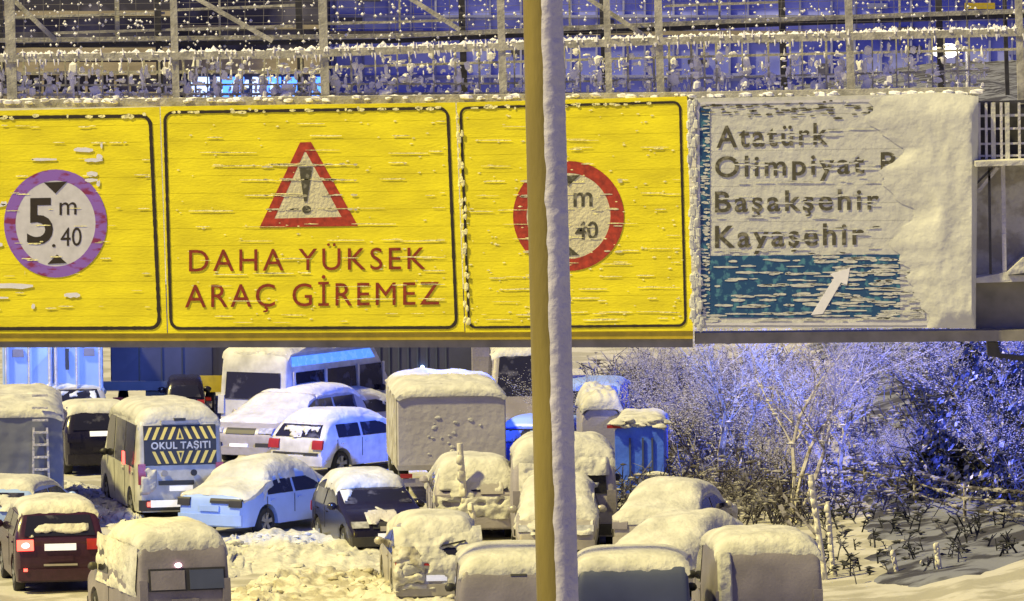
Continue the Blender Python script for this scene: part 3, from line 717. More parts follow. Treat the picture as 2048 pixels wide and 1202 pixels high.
s4.streaks([(1425, 1760, y, y - 6, d, 10, 60) for y, d in ((262, .7), (273, .6), (284, .5), (322, .5), (333, .8), (343, .5), (396, .9), (405, .7), (416, .3), (461, 1.0), (471, .5), (484, .3), (366, .9), (434, .9), (502, .9))] + [(1680, 1800, y, y, .45, 8, 24) for y in range(310, 366, 9)], 'panelsnow', thick=(2.2, 5), seed=36, jit=2.)
s4.streaks([(1400, 1760, y, y - 4, .8, 5, 20) for y in (212, 220, 229)], 'olive', lift=.012, thick=(1.5, 5), seed=37, jit=4, name='faded_marks')
# thick snow slab covering the right of the board
b = MB()
def slab(u, v):
    TL, TR, BR, BL = (1640, 205), (1956, 183), (1951, 657), (1800, 655)
    x = lerp(lerp(1760, 1957, u), lerp(1830, 1951, u), v); y = lerp(lerp(195, 187 + 8 * max(0, u - .6) * 2, u) - 5 * math.sin(u * math.pi), lerp(656, 657, u), v)
    e = min(1, u * 2.2, (1 - u) * 14 + .15, v * 12 + .1, (1 - v) * 14 + .1)
    x -= (1 - u) ** 2 * 55 * max(-.6, fbm(v * 7, 2.3, 5)); return W(x, y, YS - .012 - .16 * e * (1 + .3 * fbm(u * 3, v * 4)) * (.5 + .5 * u))
b.grid(slab, 30, 50, lambda u, v: slab(u, v) + Vector((0, 0, 0)) * 0 + Vector((0, .25, 0)))
b.build('snow_cover', 'panelsnow', s4.root, s4.o, smooth=True)
b = MB(); rs = random.Random(9)
for i in range(160):
    y = rs.uniform(200, 655); b.blob(W(lerp(1380, 1390, (y - 200) / 455) + rs.uniform(-4, 12), y, YS - .03), rs.uniform(.03, .08), (.8, .5, 1.5), .4, 6)
b.build('rime_edge', 'panelsnow', s4.root, s4.o)

# platform at the right end of the signs
po = W(2000, 330, YS + .3)
pf = empty('service_platform', po); tag(pf, 'snowy service platform with railing and slatted boards right of the snow-covered board', 'platform')
def PB(pts, wpx, m, name, Y=YS + .2, dep=.08): return GB(pts, wpx, m, name, Y, dep, pf, po)
PB([(1950, 206), (2140, 200)], 6, 'dsteel', 'rail'); PB([(1952, 232), (2140, 228)], 5, 'snow', 'rail')
for x in (1958, 1972, 1986, 2002, 2014, 2038, 2062, 2090): PB([(x, 205), (x + 1, 322)], 9 if x in (1986, 2014, 2062) else 5, 'snow' if x in (1986, 2014, 2062) else 'ice', 'upright', YS + .15)
for y in (258, 288, 312): PB([(1952, y), (2140, y - 3)], 4, 'ice', 'rail', YS + .18)
MB().prism([W(1950, 206, YS + .5), W(2140, 200, YS + .5), W(2140, 322, YS + .5), W(1950, 324, YS + .5)], (0, .05, 0)).build('back_board', 'dsteel', pf, po)
PB([(1948, 326), (2140, 320)], 10, 'snow', 'deck', YS - .1, .9)
PB([(1995, 335), (1955, 385)], 7, 'ice', 'brace'); PB([(1985, 335), (1952, 368)], 4, 'dsteel', 'brace')
PB([(1978, 335), (1981, 548)], 5, 'dsteel', 'stay'); PB([(2006, 332), (2009, 546)], 8, 'ice', 'stay')
MB().prism([W(x, y, YS + .1) for x, y in ((1952, 566), (2140, 560), (2140, 500), (2046, 516), (2014, 544), (1952, 556))], (0, 1.0, 0)).build('snow_ledge', 'snow', pf, po)
MB().prism([W(x, y, YS + .05) for x, y in ((2016, 550), (2048, 546), (2140, 515), (2140, 552))], (0, .1, 0)).build('dark_gap_plate', 'dsteel', pf, po)  # dark plate beside the sloping snow ledge
MB().prism([W(x, y, YS + .6) for x, y in ((1952, 566), (2140, 560), (2140, 676), (1952, 678))], (0, .3, 0)).build('skirt_board', 'beam', pf, po)
MB().prism([W(x, y, YS + .7) for x, y in ((1952, 330), (2140, 325), (2140, 560), (1952, 566))], (0, .08, 0)).build('mesh_panel', 'dsnow', pf, po)
MB().prism([W(x, y, YS + .4) for x, y in ((1974, 684), (1996, 684), (2001, 708), (2140, 722), (2140, 736), (1976, 712))], (0, .3, 0)).build('bracket', 'dsteel', pf, po)

# pole in front
YP = 50.0
a, c = W(1083, 0, YP), W(1113, 1202, YP); dr = (a - c) / (a.z - c.z)
pb, pt = c + dr * (0 - c.z), c + dr * (21 - c.z)
pole = empty('lamp_pole', pb); tag(pole, 'tall lamp pole before the signs, ochre left side, snow-crusted right side', 'pole')
MB().tube(pb, pt, .155, .112, 40).build('pole_shaft', 'gold', pole, pb, smooth=60)
MB().tube(pb, pb + Vector((0, 0, .05)), .3, .3, 20).build('base_plate', 'beam', pole, pb)
b = MB(); zlo, zhi = 8.0, 20.5
def crust(u, v):
    z = zlo + (zhi - zlo) * v; r0 = .155 - .043 * z / 21; p = pb + dr * z
    a0 = R(-92 + 5 * fbm(z * 5, 3)); a1 = R(70); an = a0 + (a1 - a0) * u
    e = min(1, u * 9, (1 - u) * 5) ** .5
    rr = r0 + .003 + .012 * e * (1 + .05 * fbm(u * 2, z * 2)) + .005 * max(0, fbm(u * 4, z * 12)) * e
    return Vector((p.x + rr * math.cos(an), p.y + rr * math.sin(an), z))
b.grid(crust, 26, 1100); b.build('snow_crust', 'polesnow', pole, pb, smooth=80)
b = MB().tube(pt, pt + Vector((2.2, 0, .6)), .05, .04, 12); b.build('arm', 'steel', pole, pb)
MB().box(pt.x + 2.0, pt.x + 2.7, pt.y - .15, pt.y + .15, pt.z + .55, pt.z + .7).build('lamp_head', 'steel', pole, pb)

# ------------------------------------------------------------------ vehicles placed
VG = 'vehicles stuck in the snow jam'
# school service van
def ex_school(v, root):
    # stripes panel on the rear window
    ww = .84; z0, z1 = 1.33, 2.24
    v.quadpanel(-ww, ww, z0, z1, True, th=.012, off=.02).build('window_board', 'plastic', root)
    def F(x, z, o=.045): return Vector((x, v.end(z) - o, z))
    for row, (za, zb) in enumerate(((1.92, 2.20), (1.37, 1.65))):
        for k in range(-4, 5):
            if k == 0: continue
            x = k * .185; sl = (.13 if k < 0 else -.13) * (1 if row == 0 else -1); wd = .075
            if row == 1 and k < -3: continue
            MB().prism([F(x - sl / 2 - wd / 2, za), F(x - sl / 2 + wd / 2, za), F(x + sl / 2 + wd / 2, zb), F(x + sl / 2 - wd / 2, zb)], (0, .01, 0)).build('chevron', 'stripe', root)
        zc = (za, zb) if row == 0 else (zb, za)
        MB().prism([F(-.09, zc[0]), F(.09, zc[0]), F(0, zc[1] - (.02 if row == 0 else -.02))], (0, .01, 0)).build('chevron', 'stripe', root)
        MB().prism([F(-.035, zc[0] + (.03 if row == 0 else -.03), .05), F(.035, zc[0] + (.03 if row == 0 else -.03), .05), F(0, lerp(*zc, .62), .05)], (0, .004, 0)).build('mark', 'plastic', root)
    text_fit('OKUL TAŞITI', -.68, .70, .15, lambda x, z: F(x, 1.71 + z, .05), .03, 1.1).build('lettering', 'white', root)
    MB().box(-.42, .42, v.end(2.3) - .10, v.end(2.3) + .1, 2.27, 2.36).build('roof_sign', 'silver', root)
    MB().box(-.12, .14, v.end(2.3) - .13, v.end(2.3), 2.34, 2.40).build('roof_lamp', 'plastic', root)
    for x in (-.38, .30): MB().tube((x, v.end(1.15) - .02, 1.15), (x, v.end(1.15) - .05, 1.15), .075, n=16).build('emblem_disc' if x < 0 else 'door_handle', 'silver' if x < 0 else 'plastic', root)
    v.quadpanel(-.52, .30, .88, .98, True, th=.03).build('handle_strip', 'plastic', root)
    MB().box(-v.W / 2 - .16, -v.W / 2 - .13, .9, 1.15, 1.3, 1.6).build('warning_lamp', 'redlit', root)
    MB().box(-.72, .28, -.11, -.06, .38, .54).build('lower_pale_strip', 'plate', root)  # pale glowing strip low across the rear
    MB().box(-.80, -.72, -.11, -.06, .40, .50).build('fog_lamp', 'redlit', root)
    patch(v, root, -.95, -.55, .5, 1.3, .03, True, 3, .15)
car('school_van', 'white high-roof school van with yellow chevrons on its rear window reading OKUL TAŞITI', 'van', 'hivan', 363, 1044, 12, 'white', extra=ex_school, rearwin=False, roofsnow=.26, side=True)
# black suv left of it
def ex_bsuv(v, root):
    MB().tube((.72, -.10, .92), (.72, -.16, .92), .2, n=20).build('snowy_disc', 'ice', root)
    v.quadpanel(-.33, .33, .98, 1.1, True, th=.035).build('number_plate', 'plate', root)
car('black_suv', 'black SUV with thinly snowed roof tucked behind the left side of the school van', 'suv', 'suv', 208, 950, 11, 'dark', tail='dark', extra=ex_bsuv, roofsnow=.09, platem='dark')
# minibus
def ex_minibus(v, root):
    z0, z1 = 2.28, 2.52
    v.quadpanel(-.84, .84, 1.45, 2.12, True, inset=.03).build('rear_window', 'glass', root)
    b = MB().prism([(v.w(z, 1) + .01, y, z) for y, z in ((.3, z0), (4.1, z0), (3.9, z1), (.3, z1))], (.03, 0, 0)); b.build('blue_glow_band', 'blueglow', root)  # blue light falling on the upper side, put in as a glowing band
    for y in (.32, 1.78, 3.27, 4.45): MB().box(v.w(1.6) - .01, v.w(1.6) + .035, y - .04, y + .04, 1.25, 2.15).build('window_pillar', 'white', root)
car('minibus', 'large white snow-roofed minibus standing high at the back with a blue-lit strip along its side', 'minibus', 'hivan', 506, 912, -32, 'white', extra=ex_minibus, winz=2.12, rearwin=False, tail='white', roofsnow=.16, scale=(1.05, 1.0, 1.13))
# grey suv facing camera
car('grey_suv', 'grey car facing the camera with snowy bonnet between the school van and minibus', 'car', 'suv', 478, 930, 150, 'silver', 'front', roofsnow=.10, scale=(1.08, 1.05, 1.02), snow_range=[(.35, 2.4, .12), (2.5, 4.3, .09, .3)], extra=lambda v, r: (v.quadpanel(-.9, -.5, .46, .58, False, th=.04).build('fog_lamp', 'plastic', r), v.quadpanel(.5, .9, .46, .58, False, th=.04).build('fog_lamp', 'plastic', r)))
# buried car behind the hatchback
car('buried_car', 'car under smooth snow directly below the minibus, only its roof showing', 'car', 'hatch', 585, 905, -48, 'silver', roofsnow=.16, snow_range=[(.2, 3.9, .17, .4, .05, .2)])
# hatchback
car('white_hatchback', 'white hatchback with clear rear window and blue-lit side, left of the box truck', 'car', 'hatch', 592, 952, -38, 'white', snow_range=[(.35, 3.9, .15, .4, .03, .16)], platem='white', extra=lambda v, r: (patch(v, r, -.55, .3, 1.0, 1.22, .03, True, 9, .1), v.quadpanel(-.7, .7, .56, .62, True, th=.03).build('trim_strip', 'plastic', r)))
# white sedan, the blue light on it painted into its body colour
def ex_sedan(v, root):
    v.quadpanel(.02, .84, .80, .90, True, th=.03, nz=2).build('light_bar', 'plastic', root)
car('white_sedan', 'pale blue-lit white saloon with heaped yellowish snow on its roof beside the school van', 'car', 'sedan', 420, 1074, -34, 'bluelit_white', scale=(1, 1, 1), snow_range=[(.1, 1.2, .10, .7), (.85, 3.6, .24, .55, .05, .34), (3.4, 4.5, .12)], platem='bluelit_white', tail='plastic', extra=ex_sedan)
# dark hatchback facing the camera
def ex_darkcar(v, root):
    patch(v, root, -.3, .5, .74, 1.0, .04, False, 31, .12, 'ice'); patch(v, root, -.75, .75, 1.0, 1.38, .05, False, 36, -.08)
    v.quadpanel(-.30, .22, .60, .70, False, th=.05).build('chrome_strip', 'silver', root)
    MB().box(-.3, .3, v.L + .08, v.L + .10, .46, .56).build('number_plate', 'plate', root)
car('dark_hatchback', 'dark car facing the camera with domed snow roof and icy bonnet', 'car', 'hatch', 782, 1116, 194, 'dark', 'front', scale=(1.02, 1, 1.02), snow_range=[(.2, 2.35, .22, .35, .03, .22)], platem='dark', extra=ex_darkcar)
# wine suv lower left
def ex_wine(v, root):
    MB().box(-.33, .33, -.03, .0, .92, 1.06).build('number_plate', 'plate', root)
    v.quadpanel(-.35, .35, .60, .64, True, th=.04, nz=2).build('chrome_strip', 'silver', root)
    MB().box(-.78, -.70, -.10, -.07, .50, .56).build('reflector', 'redlit', root)
car('dark_suv', 'dark wine-black SUV with its left brake light glowing red, lower left corner', 'suv', 'suv', 122, 1186, 9, 'wine', lit=('L',), scale=(1, 1, 1.08), platem='wine', roofsnow=.13, extra=ex_wine)
# edge car
car('edge_car', 'pale blue-lit car cut off by the left edge of the view beside the dark SUV', 'car', 'hatch', -12, 1104, -14, 'bluelit_white', roofsnow=.10, extra=lambda v, r: patch(v, r, -.7, .7, .9, 1.2, .03, True, 12, .2))
# front delivery van
def ex_front(v, root):
    v.quadpanel(-.72, .82, 1.02, 1.46, True, th=.02).build('rear_window_frame', 'plastic', root)
    v.quadpanel(.10, .78, 1.05, 1.42, True, th=.02, off=.022).build('rear_window', 'slate', root)
    v.quadpanel(-.68, -.0, 1.05, 1.42, True, th=.02, off=.022).build('rear_window', 'grey', root)
    MB().blob((-.12, v.end(1.52) - .04, 1.52), .055, (1.3, .6, .8), .1, 12).build('third_brake_light', 'pinklit', root, smooth=True)
    b = MB(); 
    for sgn in (-1,):
        def sd_(u, v_):
            y = .2 + 3.6 * u; z = .9 + (v.ztop - .12 - .9) * v_; c = max(0, fbm(y * 1.1, z * 3, 4) + .5 + .6 * (v_ - .5))
            return Vector((sgn * (v.w(z, y) - .004 + .035 * min(1, 2.5 * c)), y, z + .02 * fbm(y * 4, z * 4)))
        b.grid(sd_, 70, 22)
    b.build('side_snow', 'snow', root, smooth=70)
car('delivery_van', 'mauve-grey van with a thick yellow snow roof and small pink brake lamp, front left', 'van', 'van', 372, 1284, 15.5, 'grey', scale=(.98, 1, 1), roofsnow=.26, rearwin=False, extra=ex_front, platem='grey', tail='grey')
# snow-clad suv centre front
def ex_cl(v, root):
    patch(v, root, -.9, .9, .45, 1.66, .07, True, 52, .42, 'snow'); patch(v, root, -.95, -.3, .4, 1.3, .12, True, 57, .2, 'dsnow')
    MB().bar((-.05, v.end(1.35) - .12, 1.28), (.55, v.end(1.35) - .12, 1.40), .035, .03).build('wiper', 'plastic', root)
    v.quadpanel(-.45, .85, .92, .98, True, th=.05, off=.03, nz=2).build('red_trim', 'redlens', root)
car('snowbound_suv', 'SUV plastered with snow around its rear wiper and red trim strip, left of the pole', 'suv', 'suv', 880, 1218, 5, 'silver', roofsnow=.2, snow_range=[(.22, 3.0, .2, .35, .05, .25)], extra=ex_cl)
# two vans cut by the lower edge
car('low_van', 'lavender-grey van left of the pole at the bottom edge with a deep yellow snow roof', 'van', 'van', 1034, 1345, 1, 'grey', scale=(1.16, 1.1, 1.03), roofsnow=.2, snow_range=[(.2, 4.0, .24, .15, .03, .05)], rearwin=False, platem='mauve', extra=lambda v, r: v.quadpanel(-.10, .20, 1.84, 1.875, True, th=.02).build('door_handle', 'plastic', r), tail='grey')
car('low_blue_van', 'slate blue van right of the pole at the bottom edge under a flat snow layer', 'van', 'van', 1268, 1345, 0, 'slate', scale=(1.14, 1.0, 1.03), snow_range=[(.2, 3.6, .17, .15, .03, .04)], rearwin=False, platem='slate', tail='slate')
car('right_van', 'tall grey van with pale snow dome and bare rear, rightmost of the vans', 'van', 'van', 1540, 1318, 4, 'grey', scale=(1.1, 1.0, 1.08), roofsnow=.24, rearwin=False, platem='grey', tail='grey', extra=lambda v, r: (patch(v, r, -.98, -.70, .6, 2.05, .05, True, 18, .8), None))
# snow buried cars right of the pole
car('domed_car', 'car buried in one smooth snow dome behind the slate blue van', 'car', 'sedan', 1284, 1200, -30, 'silver', snow_range=[(.1, 4.55, .26, .45, .10, .3)], roofsnow=.2, extra=lambda v, r: patch(v, r, -.8, .8, .5, 1.0, .08, True, 71, .4), tail='grey')
car('pole_car', 'snow-hooded car with dark side glass directly behind the pole', 'car', 'hatch', 1112, 1122, 178, 'silver', 'front', snow_range=[(.2, 3.7, .22, .5, .04, .15)], extra=lambda v, r: patch(v, r, -.8, .8, .6, 1.35, .07, False, 77, .15), tail='grey')
def ex_side(v, root):
    b = MB()
    b.grid(lambda u, w_: Vector((-(v.w(.5 + .5 * w_, .3 + 4 * u) + .01 + .06 * max(0, .4 + fbm(u * 8, w_ * 2, 3))), .3 + 4 * u, .5 + .5 * w_)), 60, 8); b.build('side_snow', 'snow', root, smooth=70)
car('saloon_under_snow', 'side-on saloon car under snow with one dark window strip, behind the domed car', 'car', 'sedan', 1305, 1124, -14, 'silver', snow_range=[(.0, 1.3, .16), (1.0, 3.3, .2, .4), (3.2, 4.6, .16)], extra=ex_side, tail='grey')
# suv and van behind the stakes
car('staked_suv', 'snow-topped grey car with a boxy rear window behind the thin white stakes', 'suv', 'suv', 952, 1080, 3, 'mauve', scale=(1, 1, .98), snow_range=[(.1, 3.4, .2, .3, .08, .22)], extra=lambda v, r: (patch(v, r, -.9, .9, .5, 1.0, .06, True, 61, .3), patch(v, r, -.8, .0, 1.0, 1.6, .05, True, 66, .25), v.quadpanel(.12, .62, 1.05, 1.42, True, th=.03, off=.02).build('window_frame', 'silver', r)), tail='grey')
car('boxy_van', 'broad snow-covered van with a dark rear window right behind the pole', 'van', 'van', 1130, 1096, 1, 'mauve', scale=(1.22, 1.0, 1.04), roofsnow=.36, extra=lambda v, r: (patch(v, r, -1.0, .1, .6, 1.9, .08, True, 81, .35), patch(v, r, .1, 1.0, 1.62, 2.0, .07, True, 85, .5)), rearwin=True, tail='grey')
# white box truck
def ex_box(root, hw, z0, z1, L):
    b = MB(); rs = random.Random(4)
    for i in range(16): b.blob((rs.gauss(-.1, .5), -.01, rs.uniform(z0 + .2, z0 + 1.3)), rs.uniform(.02, .06), (1.3, .3, .8), .4, 8)
    b.build('snow_blobs', 'white', root)
    b = MB(); b.grid(lambda u, v: Vector((-hw * 1.0 - .012, .1 + (L - .2) * u, z0 + .05 + (z1 - z0 - .15) * v)), 4, 4); b.build('side_panel', 'dsnow', root)
    MB().box(-hw, hw, -.04, .0, z0 + .0, z0 + .12).build('sill', 'silver', root)
    MB().box(.3, .75, -.045, -.03, .62, .68).build('reflector', 'grey', root)
box_truck('box_truck', 'plain lavender-grey box truck with snow-rounded top standing in the middle of the jam', 905, 1008, 3.8, 2.56, .80, 2.60, 5.0, 'truckrime', roofsnow=.2, extra=ex_box, rnd=.2)
# blue tarp truck and cyan van right of the pole
def ex_tarp(root, hw, z0, z1, L):
    for x in (-.22, .08, .3): MB().box(x - .02, x + .02, -.05, -.02, z0 + .2, z1 - .35).build('strap', 'slate', root)
    b = MB()
    for i in range(14): b.blob((-hw + 2 * hw * i / 13, random.uniform(-.1, .2), z1 + .02 + random.uniform(-.1, .12)), random.uniform(.08, .16), (1.3, 1, .5), .3, 10)
    b.blob((hw - .15, -.1, z0 + .55), .25, (1.3, .5, .3), .4, 9)
    b.build('snow_lumps', 'snow', root, smooth=60)
    MB().box(-.75, -.25, -.06, -.02, z1 - .12, z1 - .05).build('red_strip', 'redlens', root)
box_truck('tarpaulin_truck', 'small truck under a bright blue tarpaulin beside the snowy bushes right of the pole', 1280, 1012, -3, 1.15, .2, 1.95, 3.0, 'tarp', roofsnow=.1, chassis=False, extra=ex_tarp, rnd=.06)
box_truck('snow_heaped_truck', 'grey snow-heaped load sloping up between the pole and the blue tarpaulin', 1205, 990, 2, .95, .2, 2.1, 3.0, 'mauve', roofsnow=.3, chassis=False, rnd=.35)
car('cyan_van', 'bright blue van mostly hidden by the right side of the pole', 'van', 'van', 1172, 920, -6, 'tarp', scale=(.9, 1, .98), roofsnow=.05, snowmat='bluelit_white', tail='redlens')
car('hidden_truck', 'high white van facing the camera behind the pole, dark windscreen', 'van', 'hivan', 1064, 922, 181, 'grey', 'front', scale=(1, 1, 1.12), roofsnow=.14, tail='grey')
car('blue_car', 'blue car showing between the box truck and the pole', 'car', 'hatch', 1050, 965, -20, 'blue', roofsnow=.08, snowmat='bluelit_white')
# back row left: refrigerated lorry with doors
def ex_lorry(root, hw, z0, z1, L):
    for x in (-.62, -.08, .08, .62, 1.22, -1.22): MB().tube((x, -.06, z0 + .05), (x, -.06, z1 - .1), .03 if abs(x) > .1 else .045, n=8).build('lock_rod', 'ice', root)
    for x in (-.9, .95): MB().box(x - .14, x + .14, -.05, -.01, z0 + 1.1, z0 + 1.3).build('hinge_plate', 'grey', root)
    MB().box(.33, .42, -.06, -.02, z0 + .75, z0 + 1.3).build('latch', 'plastic', root)
    for x in (-.35, -.2, .25, .42, .95, 1.05, -.95): MB().blob((x, -.12, z0 + .10), .06, (1.2, .6, .8), .1, 8).build('marker_lamp', 'whitelit', root)
    MB().box(-.012, .012, -.015, -.002, z0, z1).build('door_seam', 'plastic', root)
box_truck('refrigerated_lorry', 'tall blue-lit white lorry with long lock rods on its rear doors, top left below the signs', 108, 876, 4, 2.62, 1.05, 3.7, 8.0, 'bluelit_white', extra=ex_lorry, cabm='navy', rnd=.05)
def ex_dark(root, hw, z0, z1, L):
    MB().box(-hw - .3, hw + .2, -.06, -.02, z0 - .25, z0 + .0).build('under_bar', 'slate', root)
    MB().box(hw * .55, hw + .3, -.10, -.062, z0 - .3, z0 + .14).build('yellow_panel', 'yellowp', root)
    for x in (-.6, 0, .55): MB().box(x - .02, x + .02, -.03, -.002, z0, z1 - .1).build('panel_seam', 'plastic', root)
box_truck('dark_lorry', 'dark navy lorry beside the refrigerated lorry with a yellow panel low on its right', 325, 850, -3, 2.75, 1.15, 3.8, 8.0, 'navy', extra=ex_dark, cabm='navy', rnd=.05)
car('black_car', 'small black car seen low in front of the dark navy lorry', 'car', 'suv', 372, 872, 3, 'dark', scale=(.55, .8, .9), roofsnow=0)
car('snowed_van_roof', 'pale snow-roofed car peeping left of the black SUV', 'car', 'hatch', 150, 878, 8, 'silver', roofsnow=.12)
def ex_bdark(root, hw, z0, z1, L):
    for i in range(9): MB().box(-hw + .25 * i, -hw + .25 * i + .04, -.03, -.002, z0, z1 - .1).build('rib', 'slate', root)
    MB().blob((-.05, -.12, 1.55), .055, (1, 1, 1), .05, 10).build('marker_lamp', 'bluelit', root)
box_truck('ribbed_lorry', 'dark ribbed lorry behind the box truck carrying one tiny blue-white lamp', 850, 850, 0, 2.9, .9, 3.7, 8, 'navy', extra=ex_bdark, cabm='navy', rnd=.05)
box_truck('hazy_lorry', 'grey lorry back just left of the pole under the gantry beam', 1010, 872, 0, 1.7, .8, 3.4, 6, 'mauve', cabm='navy', rnd=.05)
# tanker at the left edge
def ex_tanker(root, hw, z0, z1, L):
    ld = MB()
    for sx in (-.19, .19): ld.bar((hw - .52 + sx, -.14, z0 - .2), (hw - .52 + sx * .8, -.10, z1 - .3), .05, .05)
    for i in range(9):
        z = z0 - .1 + i * .28; ld.bar((hw - .70, -.14, z), (hw - .34, -.14, z), .05, .05)
    ld.build('ladder', 'ice', root)
    b = MB(); 
    def f(u, v): x = -hw + .02 + (2 * hw - .04) * u; z = z0 + (z1 - z0 - .02) * v; return Vector((x, -.012 - .03 * max(0, .3 + fbm(x * 2, z * 2, 8)), z))
    b.grid(f, 40, 40); b.build('rear_frost', 'tankgrey', root, smooth=True)
    MB().box(hw - .8, hw - .24, -.2, -.12, z0 - .28, z0 - .2).build('step', 'ice', root)
box_truck('tank_lorry', 'grey frosted lorry rear with a snowy ladder and yellow snow top, at the left edge', 12, 1062, 4, 2.66, .95, 2.66, 7.0, 'tankgrey', roofsnow=.22, extra=ex_tanker, rnd=.6)

# ------------------------------------------------------------------ stakes, fence, pieces by the road
def stake(px, y0, y1, lean, lab, r=.04, g_='white marker stakes in the snow'):
    s_ = (y1 + 360) / 16.0; p = G(px, y1); h = (y1 - y0) / FPX * p.y * 1.0; rr = r
    root = MB().tube(p + Vector((0, 0, -.1)), p + Vector((lean, 0, h)), rr, rr * .8, 8)
    for i in range(12): root.blob(p + Vector((lean * i / 12 - .02, -.02, h * i / 12)), rr * random.uniform(.7, 1.1), (1, 1, 1.6), .3, 6)
    o = root.build('marker_stake', 'wood', None, p, smooth=60); tag(o, lab, 'stake', g_)
stake(1652, 948, 1168, -.3, 'tallest leaning pale stake at the right van, left one of the pair', .075)
stake(1668, 1002, 1160, -.12, 'shorter pale stake just right of the tallest leaning stake', .06)
stake(1800, 1100, 1170, -.15, 'short pale stake leaning in the verge snow, left of the open verge group', .055)
stake(1845, 1120, 1165, -.02, 'thinnest short stake in the middle of the verge group', .025)
stake(1885, 1085, 1178, -.12, 'pale stake with a slight lean at the right of the verge group', .065)
stake(935, 885, 1080, -.15, 'thick pale stake before the staked car, nearest the box truck', .09, 'white stakes in front of the staked car')
stake(960, 1005, 1095, -.2, 'short slanting pale stake at the foot of the thick one', .07, 'white stakes in front of the staked car')
stake(956, 940, 1040, .02, 'slim pale stake just right of the thick one', .04, 'white stakes in front of the staked car')
stake(988, 945, 1060, -.02, 'pale stake halfway between the thick one and the pole', .06, 'white stakes in front of the staked car')
stake(1021, 950, 1040, 0, 'pale stake closest to the pole', .05, 'white stakes in front of the staked car')
# leaning broken board beside the right van
p = G(1640, 1130); d_ = MB().bar(W(1548, 968, p.y), W(1645, 1085, p.y), .07, .06); d_.bar(W(1560, 1010, p.y), W(1590, 1070, p.y), .1, .05)
tag(d_.build('fallen_branch', 'bark', None, p), 'dark broken branch leaning down to the right van', 'branch')
# low wire fence across the verge
fo = G(1800, 1010); b = MB(); fp = [G(x, y) for x, y in ((1655, 985), (1730, 1010), (1830, 1045), (1930, 1085), (2060, 1135), (2150, 1165))]
fr = empty('verge_fence', fo); tag(fr, 'low snow-laden wire fence running down the verge to the right edge', 'fence')
for q in fp: q.z = gz(q.x, q.y); MB().tube(q, q + Vector((0, 0, .9)), .04, n=6).build('post', 'bark', fr, fo)
for hh in (.3, .55, .8):
    for q, r_ in zip(fp, fp[1:]): b.tube(q + Vector((0, 0, hh)), r_ + Vector((0, 0, hh)), .018, n=5)
for i in range(240):
    j = random.randrange(len(fp) - 1); q = fp[j].lerp(fp[j + 1], random.random()); b.blob(q + Vector((0, random.uniform(-.1, .1), random.choice((.3, .55, .8)))), random.uniform(.03, .08), (1.5, 1, .7), .4, 6)
b.build('wires', 'twig', fr, fo)

# ------------------------------------------------------------------ shrubs and thicket
def branch(b, p, d, l, r, lev, rs, snow):
    n = 4 if lev < 2 else 3; q = p
    for i in range(n):
        d = (d + Vector((rs.uniform(-.28, .28), rs.uniform(-.28, .28), rs.uniform(-.16, .20)))).normalized()
        e = q + d * l / n; r2 = r * (1 - .22); b.tube(q, e, r, r2, 5 if lev < 2 else 3, False)
        if snow is not None and rs.random() < .75 and lev > 0:
            snow.blob(q.lerp(e, rs.random()) + Vector((0, 0, r * .7)), r * rs.uniform(1.2, 2.6) + .008, (1.8, 1.4, .7), .4, 5)
        if lev < 3:
            for _ in range(rs.choice((1, 2, 2))):
                dd = (d + Vector((rs.uniform(-1, 1), rs.uniform(-1, 1), rs.uniform(-.35, .7))) * .85).normalized()
                branch(b, e, dd, l * rs.uniform(.5, .72), r2 * .62, lev + 1, rs, snow)
        q = e; r = r2
def make_shrub(seed, hgt, stems, rad=.034):
    rs = random.Random(seed); t = MB(); sn = MB(); tr = MB()
    for i in range(stems):
        a = rs.uniform(0, 6.28); d = Vector((math.cos(a) * .45, math.sin(a) * .3, 1)).normalized()
        st = Vector((math.cos(a) * .15, math.sin(a) * .1, -.1)); tr.tube(st, st + d * hgt * .25, .05, .038, 7)
        branch(t, st + d * hgt * .24, d, hgt * .55, rad, 0, rs, sn)
    return tr, t, sn
protos = []
for sd_, hh, st in ((1, 2.6, 5), (2, 3.2, 4), (3, 2.2, 6)):
    tr, t, sn = make_shrub(sd_, hh, st)
    e = empty('bare_shrub', (0, 0, 0))
    tr.build('stem', 'bark', e); t.build('branches', 'twig', e); sn.build('snow_load', 'ice', e)
    protos.append(e)
sp = [(1190, 930, 0, 1.0, 'frosted bare shrub closest to the pole on its right'), (1330, 905, 1, .9, 'pale bare shrub rising above the blue tarpaulin'),
      (1420, 960, 2, 1.1, 'dense frosted shrub right of the blue tarpaulin'), (1475, 870, 0, 1.0, 'bare shrub under the middle of the white board'),
      (1510, 985, 1, 1.05, 'tall tangled shrub above the right van'), (1590, 930, 2, 1.1, 'thorny shrub with upright stems under the white board'),
      (1600, 1020, 0, .8, 'shrub touching the top of the tallest stake'), (1385, 835, 1, .8, 'small far shrub just under the beam beside the pole side'),
      (1720, 900, 1, .9, 'lone thin shrub on the blue-lit slope'), (1775, 985, 2, .6, 'low shrub in the middle of the blue slope'),
      (1880, 900, 0, 1.15, 'shrub at the left side of the dark growth'), (1960, 960, 1, 1.1, 'leafless dark shrub before the right edge growth'),
      (2030, 880, 2, 1.2, 'shrub high at the right edge'), (2010, 1060, 0, 1.0, 'shrub low at the right edge behind the fence'), (1930, 1035, 2, .8, 'rounded shrub between the dark growth and the wire fence'), (1290, 815, 2, .8, 'small far shrub under the beam above the tarpaulin')]
used = set()
